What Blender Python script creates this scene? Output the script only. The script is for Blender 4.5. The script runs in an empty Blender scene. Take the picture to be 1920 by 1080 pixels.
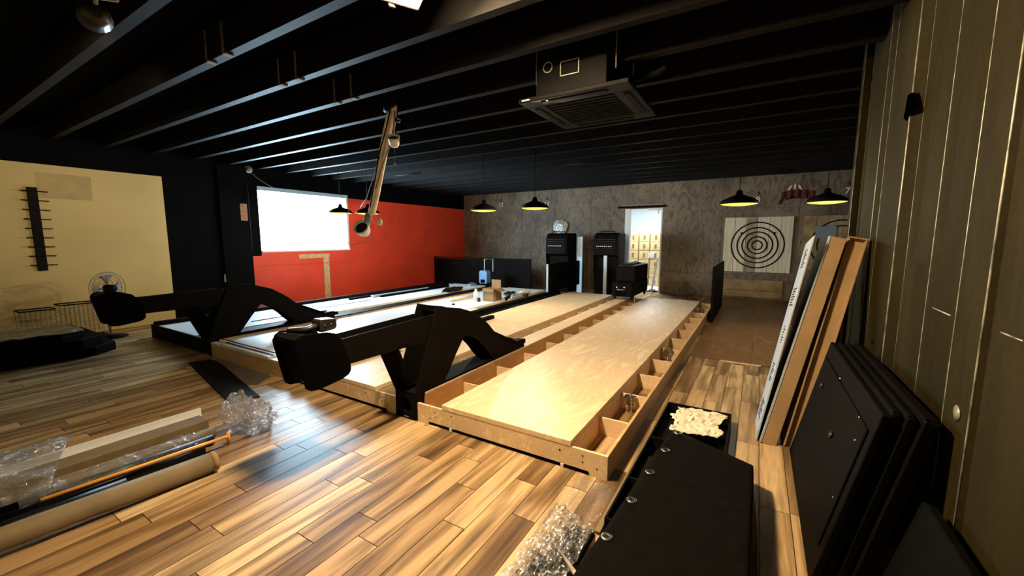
import bpy, bmesh, math, random
from mathutils import Vector, Matrix, Euler, noise
random.seed(7)
R = math.radians
scene = bpy.context.scene
col = scene.collection

# ------------------------------------------------------------------ camera, sky, exposure
H = 1.55
cam_d = bpy.data.cameras.new('camera'); cam = bpy.data.objects.new('camera', cam_d); col.objects.link(cam)
cam_d.sensor_width = 36.0; cam_d.lens = 757.0 / 1920.0 * 36.0; cam_d.clip_start = 0.05; cam_d.clip_end = 200
cam.location = (0, 0, H); cam.rotation_euler = (R(90 - 7.0), 0, R(31.25))
scene.camera = cam
world = bpy.data.worlds.new('daylight'); scene.world = world; world.use_nodes = True
wn = world.node_tree.nodes; wb = wn['Background']
wb.inputs[0].default_value = (0.54, 0.80, 1.0, 1); wb.inputs[1].default_value = 38.0
scene.view_settings.view_transform = 'Standard'; scene.view_settings.look = 'None'
scene.view_settings.gamma = 1.0; scene.view_settings.use_curve_mapping = False
scene.view_settings.exposure = 1.1
scene.cycles.use_denoising = True
scene.cycles.max_bounces = 8; scene.cycles.transparent_max_bounces = 12
scene.cycles.sample_clamp_indirect = 4.0
LAMP_STRENGTH = 450.0
WIN_Y = (4.77, 7.03); WIN_Z = (1.26, 2.60); WALL_X = -9.35
pd = bpy.data.lights.new('window_portal', 'AREA'); pd.shape = 'RECTANGLE'; pd.size = WIN_Z[1]-WIN_Z[0]; pd.size_y = WIN_Y[1]-WIN_Y[0]
pd.cycles.is_portal = True
po = bpy.data.objects.new('window_portal', pd); col.objects.link(po)
po.location = (WALL_X-0.22, sum(WIN_Y)/2, sum(WIN_Z)/2); po.rotation_euler = (0, R(-90), 0)

# ------------------------------------------------------------------ materials
class NT:
    def __init__(s, name):
        s.m = bpy.data.materials.new(name); s.m.use_nodes = True
        s.t = s.m.node_tree; s.t.nodes.clear()
        s.out = s.n('ShaderNodeOutputMaterial')
    def n(s, typ, **kw):
        nd = s.t.nodes.new(typ)
        for k, v in kw.items(): setattr(nd, k, v)
        return nd
    def l(s, a, b): s.t.links.new(a, b)
    def pos(s, scale=(1, 1, 1), rnd=None):
        g = s.n('ShaderNodeNewGeometry'); mp = s.n('ShaderNodeMapping'); mp.inputs['Scale'].default_value = scale
        s.l(g.outputs['Position'], mp.inputs['Vector'])
        if rnd is not None:
            cx = s.n('ShaderNodeCombineXYZ')
            mu = s.n('ShaderNodeMath', operation='MULTIPLY'); mu.inputs[1].default_value = 57.0
            s.l(rnd, mu.inputs[0]); s.l(mu.outputs[0], cx.inputs[2]); s.l(mu.outputs[0], cx.inputs[0])
            s.l(cx.outputs[0], mp.inputs['Location'])
        return mp.outputs[0]
    def noise(s, vec, scale, detail=3, dist=0.0, rough=.5):
        nn = s.n('ShaderNodeTexNoise'); nn.inputs['Scale'].default_value = scale; nn.inputs['Detail'].default_value = detail
        nn.inputs['Distortion'].default_value = dist; nn.inputs['Roughness'].default_value = rough
        s.l(vec, nn.inputs['Vector']); return nn.outputs['Fac']
    def ramp(s, fac, stops):
        r = s.n('ShaderNodeValToRGB'); e = r.color_ramp.elements
        e[0].position = stops[0][0]; e[0].color = (*stops[0][1], 1)
        e[1].position = stops[-1][0]; e[1].color = (*stops[-1][1], 1)
        for p, c in stops[1:-1]:
            q = e.new(p); q.color = (*c, 1)
        s.l(fac, r.inputs[0]); return r.outputs[0]
    def mix(s, fac, a, b, mode='MIX'):
        m = s.n('ShaderNodeMixRGB', blend_type=mode)
        for sock, v in ((m.inputs[0], fac), (m.inputs[1], a), (m.inputs[2], b)):
            if hasattr(v, 'is_output'): s.l(v, sock)
            elif isinstance(v, (int, float)): sock.default_value = v
            else: sock.default_value = (*v, 1)
        return m.outputs[0]
    def bsdf(s, color, rough=.5, metal=0., bump=None, bstr=.2, spec=.5, bdist=.01):
        b = s.n('ShaderNodeBsdfPrincipled')
        if hasattr(color, 'is_output'): s.l(color, b.inputs['Base Color'])
        else: b.inputs['Base Color'].default_value = (*color, 1)
        if hasattr(rough, 'is_output'): s.l(rough, b.inputs['Roughness'])
        else: b.inputs['Roughness'].default_value = rough
        b.inputs['Metallic'].default_value = metal; b.inputs['Specular IOR Level'].default_value = spec
        if bump is not None:
            bp = s.n('ShaderNodeBump'); bp.inputs['Strength'].default_value = bstr; bp.inputs['Distance'].default_value = bdist
            s.l(bump, bp.inputs['Height']); s.l(bp.outputs[0], b.inputs['Normal'])
        s.l(b.outputs[0], s.out.inputs[0]); return b

MATS = {}
def plain(name, c, rough=.5, metal=0., var=.15, scale=8., spec=.5, bstr=.08):
    if name in MATS: return MATS[name]
    t = NT(name); f = t.noise(t.pos(), scale, 4)
    c0 = tuple(v*(1-var) for v in c); c1 = tuple(min(1, v*(1+var)) for v in c)
    t.bsdf(t.ramp(f, [(.3, c0), (.7, c1)]), rough, metal, f, bstr, spec)
    MATS[name] = t.m; return t.m
def emit(name, c, s):
    t = NT(name); e = t.n('ShaderNodeEmission'); e.inputs[0].default_value = (*c, 1); e.inputs[1].default_value = s
    t.l(e.outputs[0], t.out.inputs[0]); MATS[name] = t.m; return t.m
def wood_floor(name, island=False):
    t = NT(name)
    rnd = t.n('ShaderNodeNewGeometry').outputs['Random Per Island'] if island else t.n('ShaderNodeObjectInfo').outputs['Random']
    f1 = t.noise(t.pos((11, .9, 1), rnd), 1.2, 3, .25, .5)
    f2 = t.noise(t.pos((45, 2.2, 1), rnd), 2.2, 4, .4)
    base = t.ramp(rnd, [(0., (.23, .135, .06)), (.25, (.39, .25, .12)), (.5, (.53, .36, .18)), (.75, (.31, .19, .09)), (1., (.68, .50, .28))])
    dark = t.ramp(f1, [(.42, (1.06, 1.06, 1.06)), (.54, (.62, .58, .54)), (.68, (.27, .255, .245))])
    cmix = t.mix(1.0, base, dark, 'MULTIPLY')
    fine = t.ramp(f2, [(.3, (.82, .80, .78)), (.7, (1.08, 1.06, 1.04))])
    cmix = t.mix(1.0, cmix, fine, 'MULTIPLY')
    rr = t.n('ShaderNodeMapRange'); rr.inputs[3].default_value = .34; rr.inputs[4].default_value = .40
    t.l(t.noise(t.pos((1, 1, 1)), 3.5, 4), rr.inputs[0])
    t.bsdf(cmix, rr.outputs[0], 0, f2, .12, .22, .004)
    return t.m
def plywood(name, c, contrast=.25, sx=(2.2, .55, 2.2), rough=.42, scale=2.2, dist=2.6):
    t = NT(name); rnd = t.n('ShaderNodeObjectInfo').outputs['Random']
    f = t.noise(t.pos(sx, rnd), scale, 5, dist, .55)
    w = t.n('ShaderNodeMath', operation='MULTIPLY'); w.inputs[1].default_value = 9.0; t.l(f, w.inputs[0])
    sn = t.n('ShaderNodeMath', operation='SINE'); t.l(w.outputs[0], sn.inputs[0])
    sm = t.n('ShaderNodeMapRange'); sm.inputs[1].default_value = -1; t.l(sn.outputs[0], sm.inputs[0])
    lo = (c[0]*(1-contrast*.7), c[1]*(1-contrast), c[2]*(1-contrast*1.25))
    a = t.ramp(sm.outputs[0], [(0., lo), (.55, c), (1., tuple(min(1, v*1.06) for v in c))])
    f3 = t.noise(t.pos((30, 3, 30)), 3, 3)
    a = t.mix(1., a, t.ramp(f3, [(.3, (.92, .9, .88)), (.7, (1.03, 1.03, 1.03))]), 'MULTIPLY')
    t.bsdf(a, rough, 0, f3, .05)
    MATS[name] = t.m; return t.m
m_floor = wood_floor('floor_wood'); m_floor_i = wood_floor('floor_wood_far', True)
m_grout = plain('floor_joint', (.10, .06, .03), .8)
m_ply = plywood('birch_plywood', (.84, .66, .41))
m_plyedge = plywood('birch_edge', (.70, .47, .23), .3, (1.2, 2.2, 6))
m_plyorange = plywood('birch_side', (.62, .34, .13), .3, (3, 1.2, 5))
m_deckwhite = plain('white_lane_panel', (.80, .82, .80), .30, 0, .03, 2)
m_black = plain('black_powdercoat', (.0058, .0044, .0034), .6, 0, .2, 30, .04, .03)
m_blackmat = plain('black_rubber', (.0035, .0028, .0022), .75, 0, .3, 20, .03)
m_blackgloss = plain('black_plastic', (.004, .004, .0045), .35, 0, .15, 8, .15)
m_ceil = plain('ceiling_black', (.002, .002, .002), .8, 0, .3, 4, .05)
m_beam = plain('beam_black_paint', (.009, .007, .0055), .6, 0, .3, 5, .08)
m_wallblack = plain('wall_black_paint', (.0022, .0026, .004), .7, 0, .3, 3, .05)
m_red = plain('red_wall_paint', (.80, .062, .024), .55, 0, .14, 1.6)
m_cream = plain('cream_wall_paint', (.74, .58, .27), .8, 0, .10, .8)
m_bare = plain('bare_plaster', (.66, .47, .27), .85, 0, .2, 14)
m_white = plain('white_paint', (.80, .80, .77), .5, 0, .05, 5)
m_offwhite = plain('offwhite_plastic', (.72, .68, .55), .5, 0, .08, 9)
m_beige = plain('beige_conduit', (.85, .66, .44), .55, 0, .2, 9)
m_chrome = plain('bare_steel', (.62, .60, .56), .25, 1., .1, 20)
m_alu = plain('aluminium_edge', (.55, .66, .78), .35, .5, .05)
m_blue = plain('blue_suitcase', (.16, .30, .52), .35, 0, .1)
m_paleblue = plain('pale_blue_film', (.55, .74, .90), .4, 0, .05)
m_card = plain('cardboard', (.30, .18, .075), .8, 0, .12, 6)
m_carddark = plain('cardboard_olive', (.17, .12, .055), .75, 0, .2, 6)
m_cardwhite = plain('white_carton', (.34, .37, .39), .5, 0, .06, 12)
m_ink = plain('black_ink', (.014, .011, .010), .8, 0, .1, 8, .1)
m_orange = plain('orange_rod', (.78, .33, .04), .4)
m_rag = plain('cotton_rag', (.66, .58, .42), .9, 0, .12, 25, .2, .3)
m_dust = plain('dusty_steel', (.30, .24, .17), .8, 0, .4, 25)
m_grey = plain('grey_paper', (.20, .22, .24), .6)
m_signred = plain('sign_red', (.50, .06, .03), .5)
m_greyfloor = plain('grey_sheet', (.12, .10, .075), .6)
m_black2 = plain('hopper_black', (.0016, .0014, .0013), .65, 0, .15, 8, .03)
m_firewood = plain('storeroom_carton', (.80, .60, .30), .8, 0, .2, 10)
m_room = plain('storeroom_wall', (.62, .68, .72), .8, 0, .03)
# dark stained plywood of the end wall
t = NT('stained_plywood'); rnd = t.n('ShaderNodeObjectInfo').outputs['Random']
f = t.noise(t.pos((2.2, 1, .9), rnd), 1.7, 6, 2.2, .6)
w_ = t.n('ShaderNodeMath', operation='MULTIPLY'); w_.inputs[1].default_value = 16.; t.l(f, w_.inputs[0])
sn_ = t.n('ShaderNodeMath', operation='SINE'); t.l(w_.outputs[0], sn_.inputs[0])
mr_ = t.n('ShaderNodeMapRange'); mr_.inputs[1].default_value = -1; t.l(sn_.outputs[0], mr_.inputs[0])
a_ = t.ramp(mr_.outputs[0], [(0., (.085, .058, .033)), (.6, (.125, .09, .053)), (1., (.19, .145, .092))])
a_ = t.mix(1., a_, t.ramp(t.noise(t.pos(), 1.1, 4), [(.3, (.6, .55, .5)), (.7, (1.25, 1.2, 1.15))]), 'MULTIPLY')
t.bsdf(a_, .6, 0, f, .15); m_stain = t.m
# weathered target timber
t = NT('target_timber'); rnd = t.n('ShaderNodeObjectInfo').outputs['Random']
f = t.noise(t.pos((8, 1, .8), rnd), 2.4, 5, .6)
b_ = t.ramp(rnd, [(0., (.66, .54, .36)), (.5, (.80, .68, .48)), (1., (.72, .60, .41))])
t.bsdf(t.mix(1., b_, t.ramp(f, [(.3, (.75, .7, .65)), (.7, (1.05, 1.05, 1.05))]), 'MULTIPLY'), .8, 0, f, .2); m_target = t.m
m_timberbrown = plain('brown_timber', (.30, .185, .07), .7, 0, .35, 5)
# galvanised corrugated sheet
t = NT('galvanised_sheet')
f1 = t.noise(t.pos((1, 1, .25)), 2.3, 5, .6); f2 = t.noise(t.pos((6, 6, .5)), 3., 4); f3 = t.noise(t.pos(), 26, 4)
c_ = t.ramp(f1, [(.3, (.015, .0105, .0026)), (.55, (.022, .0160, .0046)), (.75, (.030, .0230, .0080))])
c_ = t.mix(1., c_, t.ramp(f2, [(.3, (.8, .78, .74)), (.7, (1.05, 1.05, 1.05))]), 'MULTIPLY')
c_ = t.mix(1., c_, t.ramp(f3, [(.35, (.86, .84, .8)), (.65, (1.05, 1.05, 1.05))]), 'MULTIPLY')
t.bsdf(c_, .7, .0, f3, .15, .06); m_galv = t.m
m_galvedge = plain('bright_glint_metal', (.26, .23, .15), .4, .3, .85, 14)
# clear plastic film
def film(name, base=.10, edge=.75, tint=(.96, .97, 1.), bsc=38, bst=.9, rgh=.14):
    t = NT(name); a = t.n('ShaderNodeBsdfTransparent'); a.inputs[0].default_value = (*tint, 1)
    g = t.n('ShaderNodeBsdfGlossy'); g.inputs['Roughness'].default_value = rgh; g.inputs['Color'].default_value = (.8, .8, .8, 1)
    d = t.n('ShaderNodeBsdfDiffuse'); d.inputs[0].default_value = (.75, .75, .72, 1)
    lw = t.n('ShaderNodeLayerWeight'); lw.inputs[0].default_value = .35
    mr = t.n('ShaderNodeMapRange'); mr.inputs[3].default_value = base; mr.inputs[4].default_value = edge; t.l(lw.outputs['Facing'], mr.inputs[0])
    bp = t.n('ShaderNodeBump'); bp.inputs['Strength'].default_value = min(1., bst); bp.inputs['Distance'].default_value = .02*bst; t.l(t.noise(t.pos(), bsc, 3, 1.2), bp.inputs['Height'])
    t.l(bp.outputs[0], g.inputs['Normal']); t.l(bp.outputs[0], lw.inputs['Normal'])
    m1 = t.n('ShaderNodeMixShader'); m1.inputs[0].default_value = .12; t.l(g.outputs[0], m1.inputs[1]); t.l(d.outputs[0], m1.inputs[2])
    m2 = t.n('ShaderNodeMixShader'); t.l(mr.outputs[0], m2.inputs[0]); t.l(a.outputs[0], m2.inputs[1]); t.l(m1.outputs[0], m2.inputs[2])
    t.l(m2.outputs[0], t.out.inputs[0]); return t.m
m_film = film('clear_plastic_film', .05, .6); m_filmbag = film('bag_film', .16, .9); m_film2 = film('cloudy_plastic_film', .22, .8); m_filmglint = film('crinkled_film', .34, .95, (.9, .9, .9), 24, 1.6, .20)
t = NT('window_glass'); a = t.n('ShaderNodeBsdfTransparent'); g = t.n('ShaderNodeBsdfGlossy'); g.inputs['Roughness'].default_value = .02
mx = t.n('ShaderNodeMixShader'); mx.inputs[0].default_value = .05
t.l(a.outputs[0], mx.inputs[1]); t.l(g.outputs[0], mx.inputs[2]); t.l(mx.outputs[0], t.out.inputs[0]); m_glass = t.m
m_lampface = emit('flood_lamp_face', (1., .77, .48), LAMP_STRENGTH)
m_glow = emit('pendant_glow', (1., .98, .16), .50)
m_roomlamp = emit('storeroom_lamp', (.9, .97, 1.), 40.)

# ------------------------------------------------------------------ geometry helpers
def link(name, me, mat=None, parent=None, smooth=False):
    o = bpy.data.objects.new(name, me); col.objects.link(o)
    if mat is not None and not me.materials: me.materials.append(mat)
    if smooth:
        for p in me.polygons: p.use_smooth = True
    if parent is not None:
        o.parent = parent; o.matrix_parent_inverse = Matrix.Translation(-rootloc(parent))
    return o
LOC = {}
def rootloc(o): return LOC.get(o.name, Vector((0, 0, 0)))
def from_bm(name, bm, mat, parent=None, smooth=False, bevel=0.):
    if bevel:
        bmesh.ops.bevel(bm, geom=[e for e in bm.edges], offset=bevel, segments=1, affect='EDGES', profile=.5, clamp_overlap=True)
    bmesh.ops.recalc_face_normals(bm, faces=bm.faces)
    me = bpy.data.meshes.new(name); bm.to_mesh(me); bm.free()
    return link(name, me, mat, parent, smooth)
def add_box(bm, x, y, z, rot=None):
    vs = [bm.verts.new((a, b, c)) for a in x for b in y for c in z]
    if rot is not None:
        for v in vs: v.co = rot @ v.co
    for f in ((0, 1, 3, 2), (4, 6, 7, 5), (0, 4, 5, 1), (2, 3, 7, 6), (0, 2, 6, 4), (1, 5, 7, 3)): bm.faces.new([vs[i] for i in f])
def box(name, x, y, z, mat, parent=None, bevel=0.003, rot=None):
    bm = bmesh.new(); add_box(bm, x, y, z, rot)
    return from_bm(name, bm, mat, parent, False, bevel)
def prism(name, pts, axis, a, b, mat, parent=None, bevel=0.):
    """polygon in the plane across `axis`, extruded from a to b"""
    def P(p, t):
        return {'x': (t, p[0], p[1]), 'y': (p[0], t, p[1]), 'z': (p[0], p[1], t)}[axis]
    bm = bmesh.new(); A = [bm.verts.new(P(p, a)) for p in pts]; B = [bm.verts.new(P(p, b)) for p in pts]
    n = len(pts); fs = [bm.faces.new(A), bm.faces.new(list(reversed(B)))]
    for i in range(n): bm.faces.new((A[i], B[i], B[(i+1) % n], A[(i+1) % n]))
    bmesh.ops.triangulate(bm, faces=fs)
    if bevel:
        es = [e for e in bm.edges if len(e.link_faces) == 2 and e.calc_face_angle(0) > .3]
        bmesh.ops.bevel(bm, geom=es, offset=bevel, segments=1, affect='EDGES', clamp_overlap=True)
    return from_bm(name, bm, mat, parent)
def add_tube(bm, pts, r, seg=8, cap=True):
    pts = [Vector(p) for p in pts]; rs = r if isinstance(r, (list, tuple)) else [r]*len(pts)
    up = None; rings = []
    for i, p in enumerate(pts):
        d = (pts[min(i+1, len(pts)-1)] - pts[max(i-1, 0)]).normalized()
        if up is None: up = Vector((0, 0, 1)) if abs(d.z) < .9 else Vector((1, 0, 0))
        u = d.cross(up).normalized(); v = u.cross(d).normalized(); up = v
        rings.append([bm.verts.new(p + (u*math.cos(k*2*math.pi/seg) + v*math.sin(k*2*math.pi/seg))*rs[i]) for k in range(seg)])
    for a, b in zip(rings, rings[1:]):
        for k in range(seg): bm.faces.new((a[k], a[(k+1) % seg], b[(k+1) % seg], b[k]))
    if cap: bm.faces.new(rings[0][::-1]); bm.faces.new(rings[-1])
def tube(name, pts, r, mat, parent=None, seg=8):
    bm = bmesh.new(); add_tube(bm, pts, r, seg); return from_bm(name, bm, mat, parent, True)
def lathe(name, prof, loc, mat, parent=None, seg=24, rot=None):
    """profile of (radius, height) turned about z, placed at loc"""
    bm = bmesh.new(); rings = []
    for r, z in prof:
        if r < 1e-5: rings.append([bm.verts.new((0, 0, z))])
        else: rings.append([bm.verts.new((r*math.cos(k*2*math.pi/seg), r*math.sin(k*2*math.pi/seg), z)) for k in range(seg)])
    for a, b in zip(rings, rings[1:]):
        for k in range(seg):
            k2 = (k+1) % seg
            if len(a) == 1 and len(b) == 1: break
            if len(a) == 1: bm.faces.new((a[0], b[k], b[k2]))
            elif len(b) == 1: bm.faces.new((a[k], a[k2], b[0]))
            else: bm.faces.new((a[k], a[k2], b[k2], b[k]))
    M_ = Matrix.Translation(loc) @ (rot.to_4x4() if rot is not None else Matrix.Identity(4))
    bm.transform(M_)
    return from_bm(name, bm, mat, parent, True)
def ring_flat(name, c, r0, r1, axis, depth, mat, parent=None, seg=48):
    """annulus facing -y (axis y) with thickness"""
    bm = bmesh.new(); q = []
    for k in range(seg):
        a = k*2*math.pi/seg; cs, sn = math.cos(a), math.sin(a)
        q.append([bm.verts.new((c[0]+r*cs, c[1]+dy, c[2]+r*sn)) for r, dy in ((r0, -depth), (r1, -depth), (r1, 0), (r0, 0))])
    for k in range(seg):
        a, b = q[k], q[(k+1) % seg]
        for i in range(4): bm.faces.new((a[i], a[(i+1) % 4], b[(i+1) % 4], b[i]))
    return from_bm(name, bm, mat, parent)
def crumple(name, c, size, mat, parent=None, seed=0, n=5, amp=.35, rot=0., floor=None):
    bm = bmesh.new(); bmesh.ops.create_icosphere(bm, subdivisions=n if n <= 4 else 4, radius=1.)
    off = Vector((seed*3.1, seed*1.7, seed*.9))
    for v in bm.verts:
        k = noise.noise(v.co*1.6+off)*amp + noise.noise(v.co*4.2+off)*amp*.7 + abs(noise.noise(v.co*9+off))*amp*.5
        p = v.co*(1+k); p = Vector((p.x*size[0], p.y*size[1], p.z*size[2]))
        p = Matrix.Rotation(rot, 3, 'Z') @ p + Vector(c)
        if floor is not None and p.z < floor: p.z = floor + .002*abs(noise.noise(v.co*20))
        v.co = p
    return from_bm(name, bm, mat, parent)
def sheet(name, fn, nu, nv, mat, parent=None, smooth=True, thick=0.):
    bm = bmesh.new(); g = [[bm.verts.new(fn(i/nu, j/nv)) for j in range(nv+1)] for i in range(nu+1)]
    for i in range(nu):
        for j in range(nv): bm.faces.new((g[i][j], g[i+1][j], g[i+1][j+1], g[i][j+1]))
    if thick:
        h = [[bm.verts.new(Vector(fn(i/nu, j/nv)) - Vector((0, 0, thick))) for j in range(nv+1)] for i in range(nu+1)]
        for i in range(nu):
            for j in range(nv): bm.faces.new((h[i][j], h[i][j+1], h[i+1][j+1], h[i+1][j]))
        loop = [(i, 0) for i in range(nu)] + [(nu, j) for j in range(nv)] + [(i, nv) for i in range(nu, 0, -1)] + [(0, j) for j in range(nv, 0, -1)]
        for (a, b), (c, d) in zip(loop, loop[1:]+loop[:1]): bm.faces.new((g[a][b], h[a][b], h[c][d], g[c][d]))
    return from_bm(name, bm, mat, parent, smooth)
def tag(o, label, cat, group=None, kind=None):
    if label: o['label'] = label
    if cat: o['category'] = cat
    if group: o['group'] = group
    if kind: o['kind'] = kind
    return o
def thing(name, label, cat, loc, group=None):
    o = bpy.data.objects.new(name, None); col.objects.link(o); o.location = loc; o.empty_display_size = .1
    LOC[o.name] = Vector(loc); tag(o, label, cat, group); return o
def struct(o, label=None):
    o['kind'] = 'structure'
    if label: o['label'] = label
    return o
def sempty(name, label, loc=(0, 0, 0)):
    o = bpy.data.objects.new(name, None); col.objects.link(o); o.location = loc; LOC[o.name] = Vector(loc); struct(o, label); return o
def copy_tree(root, shift, label=None):
    r = root.copy(); col.objects.link(r); r.location = root.location + Vector(shift); LOC[r.name] = Vector(r.location)
    if label: r['label'] = label
    for ch in root.children:
        c = ch.copy(); col.objects.link(c); c.parent = r; c.matrix_parent_inverse = ch.matrix_parent_inverse.copy()
        for g in ch.children:
            d = g.copy(); col.objects.link(d); d.parent = c; d.matrix_parent_inverse = g.matrix_parent_inverse.copy()
    return r
def text_mesh(name, s, size, loc, rot, mat, parent=None, depth=.006):
    cu = bpy.data.curves.new(name, 'FONT'); cu.body = s; cu.size = size; cu.extrude = depth; cu.align_x = 'CENTER'
    tmp = bpy.data.objects.new(name, cu); col.objects.link(tmp)
    dg = bpy.context.evaluated_depsgraph_get(); dg.update()
    me = bpy.data.meshes.new_from_object(tmp.evaluated_get(dg)); bpy.data.objects.remove(tmp)
    me.materials.clear(); me.transform(Matrix.Translation(loc) @ rot.to_4x4())
    return link(name, me, mat, parent)
FACE_FRONT = Matrix.Rotation(R(90), 3, 'X')       # text lying in xz, read from -y

# ------------------------------------------------------------------ the setting
XR, YB, YF, ZC = 5.0, 12.0, -3.5, 3.32
floor = struct(box('floor', (WALL_X-.2, XR), (YF, YB+.1), (-.12, -.006), m_grout, None, 0), 'wood-look plank floor with warm tan and grey-brown boards')
# planks
PW, PL = .15, .90
EYE_R = Euler((R(83), 0, R(31.25))).to_matrix().transposed()
def proj(p):          # only to pick which planks stand nearest, for single objects
    v = EYE_R @ (Vector(p)-Vector((0, 0, H)))
    if v.z > -.2: return None
    return (960 + 757*v.x/-v.z, 540 - 757*v.y/-v.z, -v.z)
bm = bmesh.new(); hx, hy = PW/2-.0022, PL/2-.0022
add_box(bm, (-hx, hx), (-hy, hy), (-.010, 0.))
top = [f for f in bm.faces if all(v.co.z > -.001 for v in f.verts)]
bmesh.ops.inset_region(bm, faces=top, thickness=.0025)
for v in {v for f in bm.faces if abs(f.normal.z) < .5 for v in f.verts}: pass
inner = sorted([v for v in bm.verts if v.co.z > -.001], key=lambda v: abs(v.co.x)+abs(v.co.y))[:4]
for v in inner: v.co.z += .0015
bmesh.ops.recalc_face_normals(bm, faces=bm.faces)
plank_me = bpy.data.meshes.new('plank'); bm.to_mesh(plank_me); bm.free(); plank_me.materials.append(m_floor)
cells = []
x = WALL_X+PW/2
ci = 0
while x < 2.6:
    off = random.uniform(0, PL)
    y = -.9 - off
    while y < YB+.4:
        cells.append((x, y)); y += PL
    x += PW; ci += 1
vis = []; rest = []
for c in cells:
    x, y = c
    under = (-8.1 < x < -.78 and y-PL/2 > 2.45)
    p = [proj((x+a, y+b, 0)) for a in (0, -hx, hx) for b in (0, -hy, hy)]
    p = [q for q in p if q and -20 < q[0] < 1940 and q[1] < 1100]
    if p and not under and y < 6: vis.append((min(q[2] for q in p), c))
    else: rest.append(c)
vis.sort()
for d, c in vis[300:]: rest.append(c)
for d, c in vis[:300]:
    o = bpy.data.objects.new('plank', plank_me); col.objects.link(o); o.location = (c[0], c[1], 0); o.parent = floor
bm = bmesh.new()
for x, y in rest:
    vs = [bm.verts.new((x+a, y+b, z)) for z in (-.010, 0) for a, b in ((-hx, -hy), (hx, -hy), (hx, hy), (-hx, hy))]
    bm.faces.new(vs[4:])
    for i in range(4): bm.faces.new((vs[i], vs[(i+1) % 4], vs[4+(i+1) % 4], vs[4+i]))
o = from_bm('far_planks', bm, m_floor_i, floor); o['kind'] = 'stuff'
# darker boarded floor of the throwing lane beyond the seam
m_axefloor = plywood('scuffed_floor_board', (.26, .155, .060), .45, (2.5, 1.5, 2), .42, 1.6, 1.2)
for i, (xa, xb) in enumerate(((-.68, .02), (.03, .73), (.74, 1.44), (1.45, 2.3))):
    for ya, yb in ((5.66, 7.85), (7.86, 10.2), (10.21, 11.96)):
        if xa > .6 and ya < 5: continue
        box('floor_board', (xa, xb), (ya, yb), (.002, .012), m_axefloor, floor, .002)
box('seam_strip', (-.33, .12), (5.615, 5.655), (.002, .014), m_bare, floor, .002)

# ceiling with C purlins
ceiling = struct(box('ceiling', (WALL_X-.2, XR), (YF, YB+.1), (ZC, ZC+.1), m_ceil, None, 0), 'black painted ceiling deck above steel purlins')
bd = .27; z0 = 3.03
prof = [(0, z0), (.075, z0), (.075, z0+.022), (.068, z0+.022), (.068, z0+.007), (.007, z0+.007), (.007, z0+bd-.007), (.068, z0+bd-.007), (.068, z0+bd-.022), (.075, z0+bd-.022), (.075, z0+bd), (0, z0+bd)]
beams = []
k = 0
y = 1.745 - .6*4
while y < YB-.15:
    b = prism('ceiling_beam', [(y+p, q) for p, q in prof], 'x', WALL_X+.01, XR-.01, m_beam, ceiling)
    beams.append((y, b)); y += .603
for y, b in beams:
    if 1.5 < y < 3.2:
        s_ = 3.03
        for xa in (-4.06, -3.78):
            bm = bmesh.new(); add_box(bm, (xa-.006, xa+.006), (y-.014, y-.001), (3.028, 3.27)); add_box(bm, (xa-.006, xa+.045), (y-.014, y+.05), (3.018, 3.029))
            from_bm('splice_edge', bm, m_dust, b)
        box('splice_plate', (-4.05, -3.79), (y-.008, y-.001), (3.034, 3.28), m_beam, b, .002)
# ceiling conduits between purlins (far)
for i, (x0, x1) in enumerate(((-7.4, -6.6), (-3.4, -2.4))):
    tube('conduit', [(x0, 6.9+i*.8, 3.012), (x1, 6.9+i*.8, 3.012)], .012, m_beam, ceiling, 6)

m_patch = plain('shaded_cream_patch', (.60, .465, .215), .85, 0, .12, 5)
# left wall (cream plaster, black column zone, red paint), with the window opening
ys = [YF, 3.13, 4.54, WIN_Y[0], WIN_Y[1], YB+.1]; zs = [0, 1.17, WIN_Z[0], WIN_Z[1], 2.665, ZC]
def wl_mat(yc, zc):
    if yc < 3.13: return 0 if zc < 2.665 else 1
    if yc < 4.54: return 1
    if yc < WIN_Y[0]: return 2 if zc < 1.17 else 1
    return 2 if zc < 2.6 else 1
bm = bmesh.new()
def quad(bm, pts, mi):
    f = bm.faces.new([bm.verts.new(p) for p in pts]); f.material_index = mi
for i in range(5):
    for j in range(5):
        y0, y1, za, zb = ys[i], ys[i+1], zs[j], zs[j+1]
        if i == 3 and j == 2: continue
        mi = wl_mat((y0+y1)/2, (za+zb)/2)
        quad(bm, [(WALL_X, y0, za), (WALL_X, y1, za), (WALL_X, y1, zb), (WALL_X, y0, zb)], mi)
        quad(bm, [(WALL_X-.22, y0, za), (WALL_X-.22, y0, zb), (WALL_X-.22, y1, zb), (WALL_X-.22, y1, za)], 1)
(wy0, wy1), (wz0, wz1) = WIN_Y, WIN_Z
for a, b, mi in (((wy0, wz0), (wy1, wz0), 3), ((wy1, wz0), (wy1, wz1), 3), ((wy1, wz1), (wy0, wz1), 3), ((wy0, wz1), (wy0, wz0), 1)):
    quad(bm, [(WALL_X, *a), (WALL_X-.22, *a), (WALL_X-.22, *b), (WALL_X, *b)], mi)
me = bpy.data.meshes.new('wall_left'); bm.to_mesh(me); bm.free()
for m in (m_cream, m_wallblack, m_red, m_white): me.materials.append(m)
wall_left = struct(link('wall_left', me), 'left side wall, cream plaster then black then red paint with a window')
bs = [(5.62, 6.42, 1.07, 1.17), (6.24, 6.40, .0, 1.07)]
for y0, y1, za, zb in bs: box('bare_strip', (WALL_X+.001, WALL_X+.006), (y0, y1), (za, zb), m_bare, wall_left, .001)
box('paint_ledge', (WALL_X+.001, WALL_X+.010), (4.56, 10.2), (.93, .945), m_red, wall_left, .002)
tube('wall_conduit', [(WALL_X+.05, 4.01, .75), (WALL_X+.05, 4.01, 3.0)], .03, m_wallblack, wall_left, 10)
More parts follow.
